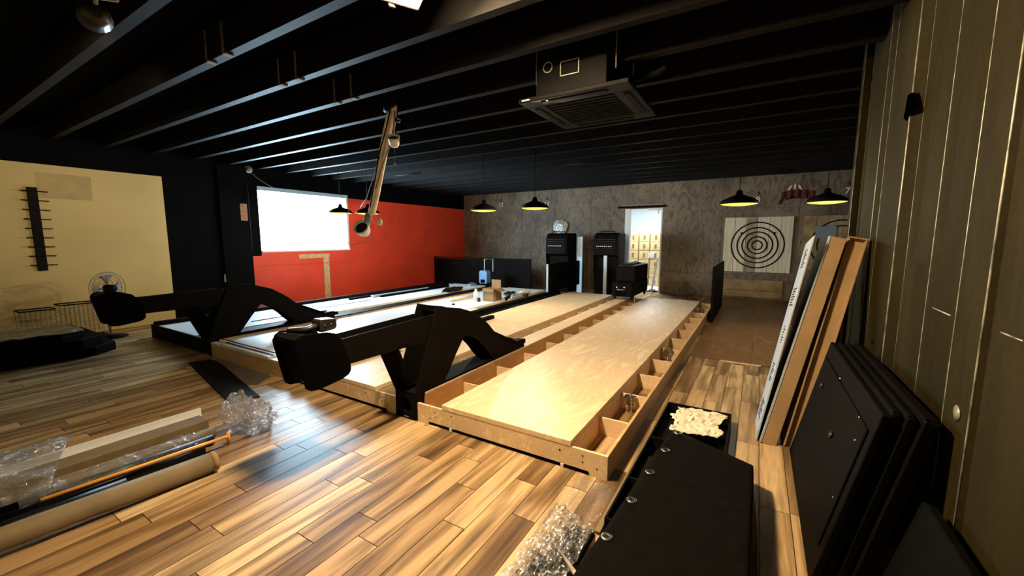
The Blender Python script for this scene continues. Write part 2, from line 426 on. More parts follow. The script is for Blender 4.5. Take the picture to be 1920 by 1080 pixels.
tube('bare_pipe', [(WALL_X+.06, 4.0, .25), (WALL_X+.06, 4.0, .82)], .028, m_offwhite, wall_left, 10)
for zz in (2.75, 2.28, 1.62): lathe('pipe_clamp', [(0, 0), (.045, 0), (.05, .02), (.04, .05), (0, .055)], (WALL_X+.01, 4.12, zz), m_dust, wall_left, 12, Matrix.Rotation(R(90), 3, 'Y'))
box('black_pilaster', (WALL_X+.001, WALL_X+.10), (3.99, 4.54), (0, 3.02), m_wallblack, wall_left, .004)
box('shadow_patch', (WALL_X+.0005, WALL_X+.002), (1.60, 2.20), (2.16, 2.54), m_patch, wall_left, 0)  # darker sheet paints a soft shadow onto the cream wall
# window
win = sempty('window_1', 'wide bright window with a pale blue head rail')
box('frame_head', (WALL_X-.12, WALL_X+.015), (wy0, wy1), (wz1-.012, wz1+.075), m_paleblue, win, .004)
box('frame_sill', (WALL_X-.12, WALL_X+.03), (wy0+.01, wy1), (wz0-.02, wz0+.02), m_white, win, .004)
box('frame_jamb', (WALL_X-.12, WALL_X+.006), (wy1-.05, wy1+.005), (wz0+.02, wz1-.012), m_white, win, .004)
box('frame_jamb', (WALL_X-.12, WALL_X-.06), (wy0, wy0+.04), (wz0+.02, wz1-.012), m_white, win, .004)
box('pane', (WALL_X-.10, WALL_X-.094), (wy0+.03, wy1-.04), (wz0+.01, wz1-.01), m_glass, win, 0)

# end wall with plywood sheets and door opening
DX0, DX1, DZ = -3.25, -2.37, 2.40
wall_back = sempty('wall_back', 'end wall of dark stained plywood sheets')
for xa, xb, za, zb in ((WALL_X-.2, DX0, 0, ZC), (DX1, XR, 0, ZC), (DX0, DX1, DZ, ZC)):
    box('wall_core', (xa, xb), (YB, YB+.12), (za, zb), m_stain, wall_back, 0)
sx = -9.32
edges = [-9.32, -8.1, -6.88, -5.66, -4.44, DX0-.02]
for xa, xb in zip(edges, edges[1:]):
    for za, zb in ((.0, 1.22), (1.225, 2.50), (2.505, 3.05)): box('plywood_sheet', (xa+.003, xb-.003), (YB-.014, YB-.001), (za+.002, zb-.002), m_stain, wall_back, .002)
edges = [DX1+.02, -.85, .80, 2.4, 4.9]
for xa, xb in zip(edges, edges[1:]):
    for za, zb in ((.0, .62), (.625, 2.30), (2.305, 3.05)): box('plywood_sheet', (xa+.003, xb-.003), (YB-.014, YB-.001), (za+.002, zb-.002), m_stain, wall_back, .002)
box('plywood_sheet', (DX0-.02, DX1+.02), (YB-.014, YB-.001), (DZ+.10, 3.05), m_stain, wall_back, .002)
door = sempty('door_1', 'open doorway with a white jamb into a bright store room')
box('door_jamb', (DX0-.14, DX0+.005), (YB-.03, YB+.12), (0, DZ), m_white, door, .004)
box('door_jamb', (DX1-.01, DX1+.03), (YB-.02, YB+.12), (0, DZ), m_white, door, .004)
box('door_head', (DX0-.36, DX1+.12), (YB-.05, YB+.12), (DZ+.02, DZ+.075), m_black, door, .004)
box('door_rail', (DX0-.25, DX1+.06), (YB-.07, YB-.05), (DZ+.085, DZ+.11), m_dust, door, .003)
bm = bmesh.new(); add_box(bm, (DX1-.36, DX1-.02), (YB-.04, YB+.0), (DZ-.06, DZ)); add_box(bm, (DX1-.10, DX1-.06), (YB-.06, YB-.02), (DZ-.16, DZ-.04))
from_bm('door_closer', bm, m_white, door)
# store room behind the doorway
sr = sempty('wall_storeroom', 'pale grey walls of the store room behind the doorway')
for n_, a in (('room_wall', ((-5.4, -1.2), (15.2, 15.3), (0, 2.9))), ('room_wall', ((-5.5, -5.4), (12.12, 15.3), (0, 2.9))), ('room_wall', ((-1.2, -1.1), (12.12, 15.3), (0, 2.9))),
              ('room_floor', ((-5.5, -1.1), (12.1, 15.3), (-.1, 0))), ('room_ceiling', ((-5.5, -1.1), (12.12, 15.3), (2.9, 3.0)))):
    box(n_, *a, m_room, sr, 0)
rl = thing('ceiling_light', 'white ceiling light in the store room behind the doorway', 'light', (-3.2, 13.3, 2.88))
box('housing', (-3.8, -2.6), (13.0, 13.6), (2.87, 2.9), m_white, rl); box('diffuser', (-3.76, -2.64), (13.04, 13.56), (2.862, 2.871), m_roomlamp, rl, 0)

# wall behind the camera and far right wall
struct(box('wall_front', (WALL_X-.2, XR), (YF-.1, YF), (0, ZC), m_cream, None, 0), 'wall behind the camera')
struct(box('wall_side', (XR, XR+.1), (YF-.1, YB+.1), (0, ZC), m_wallblack, None, 0), 'far right wall beyond the throwing lanes')

# corrugated container wall on the right
XO, XI = .665, .722
pl = [(0.670, 4.658), (0.670, 4.558), (0.722, 4.574), (0.722, 4.048), (0.699, 3.903), (0.722, 3.840), (0.722, 3.371), (0.674, 3.137), (0.722, 3.106), (0.722, 2.737), (0.707, 2.674), (0.707, 2.647), (0.722, 2.620), (0.722, 2.367), (0.678, 2.218), (0.678, 1.999), (0.696, 1.987)]     # (x, y) of each fold, far end first
yl = pl[-1][1]
while yl > -3.3:
    pl += [(.696, yl-.40), (.678, yl-.43), (.678, yl-.62), (.696, yl-.65)]; yl -= .65
bm = bmesh.new(); A = [bm.verts.new((a, b, 0)) for a, b in pl]; B = [bm.verts.new((a, b, ZC)) for a, b in pl]
for i in range(len(pl)-1): bm.faces.new((A[i], A[i+1], B[i+1], B[i]))
bmesh.ops.recalc_face_normals(bm, faces=bm.faces)
bmesh.ops.solidify(bm, geom=bm.faces[:], thickness=.004)
wall_right = struct(from_bm('wall_right', bm, m_galv), 'galvanised corrugated steel wall with painted rib glints')
for X, yy in ((0.670, 4.558), (0.722, 4.552), (0.699, 3.903), (0.722, 3.840), (0.674, 3.137), (0.722, 3.106), (0.707, 2.661), (0.678, 2.218), (0.678, 1.999)):
    tube('rib_glint', [(X-.001, yy, .002), (X-.001, yy, ZC-.002)], .0045, m_galvedge, wall_right, 6)  # pale tubes paint the light caught along the rib edges
for p, m in ((Vector((0.718, 4.854, 1.086)), m_black), (Vector((0.718, 3.619, 0.856)), m_galv), (Vector((0.674, 2.090, 0.903)), m_galvedge)):
    lathe('knockout', [(0, 0), (.028, 0), (.03, .003), (0, .003)], p, m, wall_right, 16, Matrix.Rotation(R(-90), 3, 'Y'))
m_flap = plain('rusty_flap', (.055, .038, .014), .7)
bm = bmesh.new(); bm.faces.new([bm.verts.new(q) for q in ((0.668, 3.209, 2.355), (0.668, 3.102, 2.340), (0.668, 3.074, 2.242), (0.668, 3.170, 2.201), (0.668, 3.242, 2.236))])
bmesh.ops.solidify(bm, geom=bm.faces[:], thickness=.003); from_bm('torn_flap', bm, m_flap, wall_right)
bm = bmesh.new(); bm.faces.new([bm.verts.new(q) for q in ((0.712, 3.289, 2.422), (0.712, 3.151, 2.408), (0.712, 3.251, 2.368))])
bmesh.ops.solidify(bm, geom=bm.faces[:], thickness=.002); from_bm('torn_hole', bm, m_black, wall_right)
for pa, pb in (((0.719, 2.652, 1.228), (0.719, 2.412, 1.224)), ((0.693, 1.925, 1.247), (0.693, 1.794, 1.246))):
    tube('sheet_seam', [pa, pb], .0035, m_galvedge, wall_right, 6)

# ------------------------------------------------------------------ bowling lanes
Y0, Y1 = 2.39, 9.45
FT = .165; DT = .205
cross_y = [2.97, 3.56, 4.17, 4.78, 5.36, 5.95, 6.6, 7.15, 7.70, 8.3, 8.85]
def front_board(parent, xa, xb, mat, ztop=FT, notch=True):
    if notch: pts = [(xa, 0), (xa+.12, 0), (xa+.125, .03), (xb-.125, .03), (xb-.12, 0), (xb, 0), (xb, ztop), (xa, ztop)]
    else: pts = [(xa, 0), (xb, 0), (xb, ztop), (xa, ztop)]
    return prism('front_board', pts, 'y', Y0, Y0+.022, mat, parent, .0015)
def screws(board, pts):
    for x, z in pts: lathe('screw', [(0, 0), (.006, 0), (.006, .002), (0, .0025)], (x, Y0, z), m_ink, board, 8, Matrix.Rotation(R(90), 3, 'X'))
def bracket(parent, x, y):
    bm = bmesh.new()
    add_box(bm, (x-.055, x+.035), (y-.004, y+.0), (.05, .15)); add_box(bm, (x-.055, x+.035), (y-.075, y), (.145, .150)); add_box(bm, (x-.055, x-.051), (y-.075, y), (.06, .15))
    add_tube(bm, [(x, y-.035, 0.012), (x, y-.035, .17)], .010, 8); add_tube(bm, [(x, y-.035, 0.0), (x, y-.035, .014)], .032, 12); add_tube(bm, [(x, y-.035, .095), (x, y-.035, .11)], .02, 6)
    from_bm('levelling_bracket', bm, m_chrome, parent)
# lane beside the aisle
L1 = thing('bowling_lane', 'unfinished plywood bowling lane nearest the aisle, open wooden bays along its side', 'lane', (-1.55, Y0, 0))
fb = front_board(L1, -2.39, -.735, m_ply)
screws(fb, [(-2.19, .125), (-2.19, .085), (-2.02, .13), (-1.07, .12), (-.905, .125), (-.905, .08), (-.805, .06), (-2.25, .06)])
box('base_strip', (-2.27, -.86), (Y0+.012, Y0+.10), (.0, .029), m_black, L1, .002)
for xx in (-2.03, -1.05): box('foot', (xx-.012, xx+.012), (Y0-.006, Y0+.02), (.0, .028), m_offwhite, L1, .002)
box('side_board', (-.757, -.735), (Y0+.023, Y1), (.0, FT), m_plyedge, L1, .002)
for xx in (-1.012, -2.118): box('joist', (xx, xx+.02), (Y0+.023, Y1), (.0, FT-.001), m_ply, L1, .001)
for yy in (Y0+.7, 4.9, 7.2): box('joist', (-2.09, -1.02), (yy, yy+.02), (0, FT-.001), m_ply, L1, .001)
for yy in cross_y:
    box('cross_board', (-.990, -.759), (yy, yy+.018), (.0, FT-.02), m_ply, L1, .001)
    box('cross_board', (-2.388, -2.120), (yy+.05, yy+.068), (.0, FT-.02), m_ply, L1, .001)
box('end_board', (-2.39, -.735), (Y1+.001, Y1+.022), (0, FT), m_ply, L1, .001)
for ya, yb in ((Y0-.002, 4.83), (4.832, 7.27), (7.272, Y1+.02)): box('deck_sheet', (-2.12, -.99), (ya, yb), (FT+.001, DT), m_ply, L1, .002)
for yy in (3.545, 5.35, 8.84): bracket(L1, -.885, yy)
# second lane
L2 = thing('bowling_lane', 'unfinished plywood bowling lane behind the near ball return', 'lane', (-3.5, Y0, 0))
fb = front_board(L2, -4.40, -2.645, m_ply)
screws(fb, [(-2.83, .125), (-2.83, .085), (-2.76, .06), (-3.05, .12)])
box('base_strip', (-4.28, -2.77), (Y0+.012, Y0+.10), (.0, .029), m_black, L2, .002)
for xx in (-2.932, -4.03): box('joist', (xx, xx+.02), (Y0+.023, Y1), (.0, FT-.001), m_ply, L2, .001)
for yy in cross_y: box('cross_board', (-2.908, -2.645), (yy+.05, yy+.068), (.0, FT-.02), m_ply, L2, .001)
for ya, yb in ((Y0-.002, 4.2), (4.202, 6.6), (6.602, Y1)): box('deck_sheet', (-4.03, -2.91), (ya, yb), (FT+.001, DT), m_ply, L2, .002)
gp = []
for k in range(9):
    a = math.pi*(k/8); gp.append((-4.165-.115*math.cos(a), FT+.035-.09*math.sin(a)))
gp2 = [(x, z-.012) for x, z in reversed(gp)]
prism('gutter', gp+gp2, 'y', Y0+.03, Y1, m_blackgloss, L2)
box('divider_rail', (-4.40, -4.285), (Y0+.03, Y1), (.10, .245), m_black, L2, .012)
# third lane (white panels)
S = -3.72
L3 = thing('bowling_lane', 'white panelled bowling lane carrying the open carton and tools', 'lane', (-5.25, Y0, 0))
front_board(L3, -6.11, -4.405, m_plyedge, FT, False)
box('side_board', (-4.475, -4.455), (Y0+.023, Y1), (.0, FT), m_plyedge, L3, .002)
for xx in (-4.73, -5.838): box('joist', (xx, xx+.02), (Y0+.023, Y1), (.0, FT-.001), m_ply, L3, .001)
for ya, yb in ((Y0-.002, 4.9), (4.902, 7.2), (7.202, Y1)): box('deck_sheet', (-5.84, -4.71), (ya, yb), (FT+.001, DT), m_deckwhite, L3, .002)
for xa, xb in ((-6.108, -5.845), (-4.705, -4.48)): box('gutter_cover', (xa, xb), (Y0, Y1 if xa < -5 else 6.3), (FT+.001, FT+.02), m_deckwhite, L3, .002)
box('edge_strip', (-5.83, -4.72), (Y0+.05, Y0+.075), (DT+.001, DT+.006), m_black, L3, .001)
box('edge_strip', (-6.10, -4.72), (Y0+.12, Y0+.135), (DT+.001, DT+.006), m_black, L3, .001)
for yy in (6.6, 7.15, 7.7, 8.3, 8.85): box('cross_board', (-4.705, -4.48), (yy, yy+.018), (0, FT-.02), m_ply, L3, .001)
# fourth lane
L4 = thing('bowling_lane', 'white panelled bowling lane along the red wall with a black front', 'lane', (-7.3, Y0, 0))
fb = front_board(L4, -8.12, -6.365, m_black, .205, False)
for xx in (-6.652, -7.75): box('joist', (xx, xx+.02), (Y0+.023, Y1), (.0, FT-.001), m_ply, L4, .001)
for ya, yb in ((Y0+.024, 4.9), (4.902, 7.2), (7.202, Y1)): box('deck_sheet', (-7.75, -6.63), (ya, yb), (FT+.001, DT), m_deckwhite, L4, .002)
box('track_side', (-6.388, -6.366), (Y0+.03, Y1), (0, .20), m_plyorange, L4, .002)
for yy in cross_y: box('cross_board', (-6.626, -6.39), (yy+.05, yy+.068), (.0, FT-.02), m_plyorange, L4, .001)
box('gutter_cover', (-8.0, -7.755), (Y0+.025, Y1), (FT+.001, FT+.02), m_deckwhite, L4, .002)
box('divider_rail', (-8.12, -8.005), (Y0+.03, Y1), (.0, .245), m_black, L4, .012)

# ball return machines on their tracks
def ball_return():
    Rt = thing('ball_return', 'near black steel ball return with its hopper arm, in front of the plywood lanes', 'ball return', (-2.515, Y0, 0), 'black ball returns between the lanes')
    xa, xb = -2.638, -2.397
    # front post: frame round a round hole
    bm = bmesh.new(); n = 24; cz = .125; r = .062; cx = (xa+xb)/2
    def oct_pt(a):
        c, s = math.cos(a), math.sin(a); hx_, hz_ = (xb-xa)/2, .12
        k = min(hx_/abs(c) if abs(c) > 1e-6 else 9, hz_/abs(s) if abs(s) > 1e-6 else 9); return (cx+c*k, cz+s*k)
    fr = []
    for k in range(n):
        a = 2*math.pi*k/n + math.pi/4
        ox, oz = oct_pt(a); fr.append([bm.verts.new((ox, Y0-.012, oz)), bm.verts.new((cx+r*math.cos(a), Y0-.012, cz+r*math.sin(a))), bm.verts.new((cx+r*math.cos(a), Y0+.08, cz+r*math.sin(a))), bm.verts.new((ox, Y0+.08, oz))])
    for k in range(n):
        A, B = fr[k], fr[(k+1) % n]
        for i in range(4): bm.faces.new((A[i], A[(i+1) % 4], B[(i+1) % 4], B[i]))
    from_bm('post_box', bm, m_black, Rt)
    box('post_inside', (xa+.01, xb-.01), (Y0+.081, Y0+.10), (.01, .24), m_black2, Rt, 0)
    box('post_label', (cx-.02, cx+.035), (Y0-.0135, Y0-.012), (.018, .026), m_dust, Rt, 0)
    box('track_cap', (xa, xb), (Y0-.012, 4.24), (.222, .246), m_black, Rt, .004)
    for s, x0 in ((1, xb-.014), (-1, xa)):
        arch = [(2.38, .247), (2.67, .96), (2.81, .925), (3.01, .885), (3.23, .81), (3.37, .72), (3.47, .65), (3.58, .55), (3.69, .45), (3.84, .36), (4.0, .305), (4.235, .285), (4.235, .247), (3.56, .247),
                (3.52, .28), (3.39, .42), (3.27, .52), (3.16, .585), (3.05, .60), (2.92, .45), (2.77, .26), (2.76, .247)]
        pl_ = prism('side_plate', arch, 'x', x0, x0+.014, m_black, Rt, .002)
        if s > 0:
            prism('arm_plate', [(1.68, .86), (2.655, .885), (2.53, .66), (2.05, .668), (1.74, .67)], 'x', x0-.016, x0-.002, m_black, Rt, .002)
        else:
            prism('arm_rail', [(1.66, .80), (1.66, .85), (1.88, .852), (2.62, .872), (2.62, .815), (1.88, .803)], 'x', x0+.002, x0+.016, m_black, Rt, .002)
            prism('strut', [(2.18, .672), (2.36, .247), (2.55, .247), (2.53, .30), (2.39, .60), (2.37, .672)], 'x', x0+.018, x0+.040, m_black, Rt, .002)
            box('strut_bridge', (x0+.018, x0+.225), (2.20, 2.36), (.672, .69), m_black2, Rt, .002)
        hop = [(1.375, .86), (1.37, .90), (1.39, .935), (1.425, .952), (1.60, .935), (1.66, .915), (1.70, .87), (1.765, .68), (1.765, .63), (1.745, .605), (1.70, .588), (1.53, .568), (1.46, .575), (1.43, .60)]
        xo = x0+.004 if s > 0 else x0-.004
        prism('hopper_side', hop, 'x', xo, xo+.014, m_black2, Rt, .003)
    # ramp between the plates
    ramp = [(2.72, .90), (3.0, .845), (3.22, .77), (3.42, .62), (3.6, .45), (3.8, .33), (4.1, .275)]
    prism('ball_ramp', ramp + [(y, z-.012) for y, z in reversed(ramp)], 'x', xa+.016, xb-.016, m_black2, Rt)
    hb = [(1.40, .90), (1.41, .80), (1.45, .64), (1.50, .60), (1.70, .61), (1.74, .66)]
    prism('hopper_tray', hb + [(y+.012, z+.012) for y, z in reversed(hb)], 'x', xa+.012, xb-.012, m_black2, Rt)
    hr = [(1.385, .925), (1.42, .945), (1.50, .93)]
    prism('hopper_lip', hr + [(y, z-.03) for y, z in reversed(hr)], 'x', xa+.012, xb-.012, m_black, Rt)
    tail = bmesh.new(); add_box(tail, (xa+.02, xa+.09), (4.02, 4.20), (.29, .325)); add_box(tail, (xb-.11, xb-.02), (4.05, 4.26), (.287, .315)); add_box(tail, (xb-.075, xb-.03), (4.2, 4.33), (.247, .30)); add_box(tail, (xa+.03, xa+.075), (4.2, 4.30), (.247, .29))
    from_bm('tail_fitting', tail, m_black2, Rt, False, .004)
    # roller bar and sensor on the hopper
    tube('roller_bar', [(xa+.03, 1.46, .945), (xb-.1, 1.52, .955), (-2.50, 1.62, .97)], [.020, .022, .022], m_dark_metal, Rt, 10)
    sb = prism('sensor_box', [(1.585, .935), (1.60, .925), (1.70, .93), (1.715, .945), (1.715, .995), (1.70, 1.005), (1.60, 1.012), (1.588, 1.0)], 'x', -2.545, -2.455, m_dark_metal, Rt, .004)
    for yy in (1.62, 1.67): lathe('sensor_screw', [(0, 0), (.006, 0), (.006, .004), (0, .005)], (-2.455, yy, .97), m_chrome, sb, 8, Matrix.Rotation(R(90), 3, 'Y'))
    return Rt
m_dark_metal = plain('oily_dark_metal', (.035, .034, .025), .38, .6, .4, 20)
BR = ball_return()
BR2 = copy_tree(BR, (S, 0, 0), 'far black steel ball return standing before the red wall and white lanes')
for ch in list(BR2.children_recursive):          # the far return carries no sensor
    if ch.name.split('.')[0] in ('roller_bar', 'sensor_box', 'sensor_screw'): bpy.data.objects.remove(ch)
# wooden tracks that carry the returns
for dx, lab in ((0, 'narrow plywood ball track running between the two plywood lanes'), (S, 'narrow ball track with black top between the two white lanes')):
    T = thing('ball_track', lab, 'ball track', (-2.515+dx, Y0, 0))
    xa, xb = -2.642+dx, -2.392+dx
    box('track_side', (xb-.022, xb), (Y0+.105, Y1-.02), (0, .205), m_plyorange, T, .002)
    box('track_side', (xa, xa+.022), (Y0+.105, Y1-.02), (0, .205), m_ply, T, .002)
    box('track_top', (xa, xb), (Y0+.105 if dx else Y0+.105, Y1-.02), (.206, .2215), m_ply if dx == 0 else m_black, T, .001)

# ------------------------------------------------------------------ pin end: partitions, shroud, machines
def partition(x, ya, yb, zt, zb, label):
    P_ = thing('lane_partition', label, 'partition', (x, ya, zb))
    box('panel', (x-.02, x+.02), (ya+.012, yb-.012), (zb, zt), m_black, P_, .004)
    box('edge_trim', (x-.026, x+.026), (ya, ya+.012), (zb, zt), m_alu if x < -2 else m_black, P_, .003)
    box('edge_trim', (x-.022, x+.022), (yb-.012, yb), (zb, zt-.08), m_alu if x < -2 else m_black, P_, .003)
    return P_
partition(-4.34, 8.80, 10.85, .93, .247, 'black partition panel with a pale metal edge between the lane ends')
partition(-.655, 8.15, 10.4, 1.04, .0, 'black partition panel standing at the far end of the aisle-side lane')
P_ = thing('pin_deck_shroud', 'low black shroud across the far ends of the white lanes', 'shroud', (-7.4, 10.3, 0))
box('panel', (-9.3, -7.46), (10.28, 10.32), (0, .90), m_black, P_, .004); box('panel', (-7.45, -5.60), (10.28, 10.32), (0, .92), m_black, P_, .004)
box('top_rail', (-9.3, -5.6), (10.26, 10.34), (.925, .95), m_black, P_, .004)
def pin_machine(x, label):
    P_ = thing('pinsetter', label, 'pinsetter', (x, 10.9, 0), 'pinsetters at the lane ends')
    prof = [(10.72, 0), (10.72, 1.05), (10.60, 1.10), (10.60, 1.52), (10.66, 1.64), (10.78, 1.70), (11.25, 1.70), (11.3, 1.66), (11.3, 0)]
    prism('cabinet', prof, 'x', x-.33, x+.33, m_black, P_, .006)
    for k in range(7): box('slat', (x-.29, x+.27), (10.578, 10.599), (1.14+k*.062, 1.165+k*.062), m_blackgloss, P_, .003)
    for k in range(8): box('pin_lamp', (x-.25+k*.055, x-.22+k*.055), (10.572, 10.58), (1.325, 1.35), m_offwhite, P_, .002)
    tube('top_handle', [(x-.2, 10.75, 1.70), (x-.2, 10.75, 1.74), (x+.2, 10.75, 1.74), (x+.2, 10.75, 1.70)], .012, m_black, P_, 6)
    return P_
pin_machine(-4.95, 'black slatted pinsetter left of the pale blue film panel'); pin_machine(-3.50, 'black slatted pinsetter beside the bright doorway')
b = box('film_panel', (-4.44, -4.28), (10.92, 10.98), (0, 1.60), m_paleblue, None, .004); tag(b, 'tall pale blue film-covered panel standing between the two pinsetters', 'panel')
lg = thing('support_post', 'pale grey upright post behind the plywood lane end', 'post', (-3.42, 10.4, 0))
box('post', (-3.47, -3.38), (10.38, 10.44), (0, 1.1), m_alu, lg, .003); box('foot_plate', (-3.52, -3.33), (10.34, 10.48), (0, .012), m_alu, lg, .003)
# black equipment case on the track end
K = thing('equipment_case', 'black wheeled equipment case at the end of the ball track', 'case', (-2.45, 8.6, .222))
prism('lower_body', [(8.62, .30), (8.62, .60), (10.05, .60), (10.05, .30)], 'x', -2.68, -2.24, m_black, K, .012)
prism('upper_body', [(8.86, .602), (8.86, .955), (10.05, .955), (10.05, .602)], 'x', -2.66, -2.25, m_black, K, .012)
for yy in (8.75, 9.9):
    for xx in (-2.645, -2.275):
        bm = bmesh.new(); add_tube(bm, [(xx-.02, yy, .262), (xx+.02, yy, .262)], .039, 12); from_bm('wheel', bm, m_blackgloss, K, True)
for xx in (-2.56, -2.40): lathe('latch', [(0, 0), (.022, 0), (.024, .012), (0, .014)], (xx, 8.62, .50), m_chrome, K, 10, Matrix.Rotation(R(90), 3, 'X'))
box('front_recess', (-2.60, -2.36), (8.612, 8.622), (.31, .41), m_black2, K, .003)
tube('front_handle', [(-2.56, 8.60, .455), (-2.50, 8.585, .45), (-2.42, 8.585, .45), (-2.38, 8.60, .455)], .008, m_dust, K, 6)
bm = bmesh.new()
for i in range(9):
    yy = 8.95+i*.11; add_tube(bm, [(-2.6+random.uniform(0, .1), yy, .965), (-2.5+random.uniform(-.05, .05), yy+.06, .985+random.uniform(0, .02)), (-2.35, yy+random.uniform(-.05, .1), .97)], .012, 6)
o = from_bm('cable_coil', bm, m_blackgloss, None, True); tag(o, 'loose black cables lying on top of the equipment case', 'cable')

# suitcase
K = thing('suitcase', 'blue trolley suitcase with raised handle behind the white lane', 'suitcase', (-6.75, 9.6, .22))
prism('shell', [(-6.90, .30), (-6.895, .27), (-6.87, .25), (-6.66, .25), (-6.635, .27), (-6.63, .30), (-6.63, .57), (-6.65, .61), (-6.69, .625), (-6.84, .625), (-6.88, .61), (-6.90, .57)], 'y', 9.52, 9.72, m_blue, K, .01)
for xx in (-6.85, -6.68): box('wheel', (xx-.02, xx+.02), (9.55, 9.69), (.0, .25), m_blackgloss, K, .004)
tube('handle', [(-6.83, 9.70, .62), (-6.83, 9.70, .95), (-6.53, 9.70, .955), (-6.53, 9.70, .60)], .013, m_white, K, 8)
box('front_pocket', (-6.84, -6.70), (9.505, 9.521), (.27, .37), m_black2, K, .004)
for xx in (-6.82, -6.72): lathe('badge', [(0, 0), (.014, 0), (.014, .006), (0, .007)], (xx, 9.52, .42), m_white, K, 10, Matrix.Rotation(R(90), 3, 'X'))

# things lying on the white lanes
def open_carton(x, y, z, w, d, h):
    K = thing('carton', 'open brown cardboard carton with its lid flap up on the white lane', 'carton', (x, y, z))
    bm = bmesh.new()
    add_box(bm, (x, x+w), (y, y+.008), (z, z+h)); add_box(bm, (x, x+w), (y+d-.008, y+d), (z, z+h)); add_box(bm, (x, x+.008), (y, y+d), (z, z+h)); add_box(bm, (x+w-.008, x+w), (y, y+d), (z, z+h)); add_box(bm, (x, x+w), (y, y+d), (z, z+.008))
    from_bm('body', bm, m_card, K)
    box('back_flap', (x+.02, x+w-.02), (y+d, y+d+.008), (z+h, z+h+.17), m_card, K, .001, Matrix.Identity(4))
    box('front_flap', (x, x+w), (y-.03, y-.022), (z+h-.07, z+h), m_card, K, .001)
    bm = bmesh.new(); bm.faces.new([bm.verts.new(p) for p in ((x+w, y, z+h), (x+w, y+d, z+h), (x+w+.14, y+d-.03, z+h-.06), (x+w+.14, y+.03, z+h-.06))]); bmesh.ops.solidify(bm, geom=bm.faces[:], thickness=.006)
    from_bm('side_flap', bm, m_card, K)
open_carton(-5.04, 7.10, .207, .28, .30, .27)
def bottle(x, y, z, r, h, mat, name, lab, cat='bottle'):
    K = thing(name, lab, cat, (x, y, z))
    lathe('body', [(0, 0), (r, 0), (r, h*.72), (r*.6, h*.82), (r*.42, h*.86), (r*.42, h*.9), (0, h*.9)], (x, y, z), mat, K, 14)
    lathe('cap', [(r*.5, h*.9), (r*.5, h), (0, h)], (x, y, z), m_white, K, 12)
bottle(-5.22, 7.08, .207, .055, .24, m_white, 'bottle', 'white plastic bottle just left of the open carton')
bottle(-5.05, 6.95, .207, .035, .10, m_dark_metal, 'jar', 'small dark jar in front of the open carton', 'jar')
b = tube('foam_roll', [(-5.56, 6.62, .235), (-5.58, 7.5, .235)], .028, m_beige, None, 10); tag(b, 'beige foam roll lying on the white lane left of the bottle', 'foam roll')
K = thing('cordless_drill', 'black cordless drill lying beside the open carton', 'drill', (-4.62, 7.35, .207))
tube('motor', [(-4.60, 7.30, .27), (-4.60, 7.46, .27), (-4.60, 7.50, .27)], [.032, .032, .02], m_blackgloss, K, 10); box('grip', (-4.625, -4.575), (7.32, 7.37), (.207, .27), m_blackgloss, K, .01); tube('chuck', [(-4.60, 7.26, .27), (-4.60, 7.30, .27)], [.012, .024], m_chrome, K, 8)
for i, (x, y, m, n_, l, c) in enumerate(((-4.97, 7.62, m_paleblue, 'tape_roll', 'pale blue roll of tape behind the drill', 'tape'), (-4.85, 8.75, m_paleblue, 'tape_roll', 'pale blue tape roll farthest along the white lane', 'tape'), (-4.58, 8.15, m_dark_metal, 'tape_roll', 'dark tape roll in the middle of the lane clutter', 'tape'))):
    o = lathe(n_, [(.035, 0), (.07, 0), (.07, .06), (.035, .06), (.035, 0)], (x, y, .207), m, None, 18); tag(o, l, c)
for i, (x, y, mat, lab) in enumerate(((-4.65, 7.9, m_film2, 'crumpled plastic bag just behind the drill'), (-4.78, 8.45, m_rag, 'crumpled cream packing paper on the white lane end'), (-4.98, 8.1, m_dark_metal, 'crumpled dark bag among the lane clutter'), (-6.95, 9.2, m_film2, 'crumpled white plastic by the suitcase'))):
    o = crumple('plastic_bag', (x, y, .25), (.10, .16, .05), mat, None, i+3, 3, .5, 0, .207); tag(o, lab, 'plastic bag')
b = box('spacer_block', (-5.26, -5.21), (6.30, 6.35), (.207, .235), m_ink, None, .004); tag(b, 'tiny dark block lying on the white lane', 'block')
# long bars on the wall-side lane
for i, (x, ya, yb, w, m, lab) in enumerate(((-7.62, 5.65, 9.0, .05, m_black, 'long black bar lying on the white lane by the red wall'), (-7.48, 6.15, 8.0, .06, m_alu, 'blue film-wrapped bar beside the long black bar'), (-7.36, 6.3, 8.7, .05, m_black2, 'black bar tucked against the blue film-wrapped bar'), (-7.2, 4.6, 5.9, .012, m_black, 'thin black rod on the white lane near the far ball return'), (-6.95, 3.3, 4.4, .014, m_black, 'thin black rod lying in the far ball return arch'))):
    b = box('metal_bar', (x-w/2, x+w/2), (ya, yb), (.2065, .2065+w*.8), m, None, .004); tag(b, lab, 'bar')
o = crumple('cable_bundle', (-6.70, 8.1, .23), (.12, .35, .06), m_dark_metal, None, 9, 3, .6, 0, .2065); tag(o, 'dark bundle of cables on the white lane near the suitcase', 'cable')
# scraps on the plywood lane behind the near return arm
o = crumple('plastic_scrap', (-3.42, 3.12, .29), (.05, .10, .08), m_film2, None, 13, 3, .7, .3, .2065); tag(o, 'torn clear plastic scrap behind the near ball return arm', 'plastic scrap')
b = box('timber_block', (-3.36, -3.14), (3.2, 3.42), (.2065, .27), m_ply, None, .004); tag(b, 'pale timber block behind the near ball return arm', 'block')
b = box('black_bar', (-3.82, -3.74), (2.42, 5.6), (.2065, .26), m_black, None, .006); tag(b, 'long black bar lying on the plywood lane behind the near return', 'bar')
b = box('black_lath', (-4.0, -3.97), (2.45, 3.6), (.2065, .22), m_black, None, .003); tag(b, 'thin black lath at the front of the second plywood lane', 'lath')

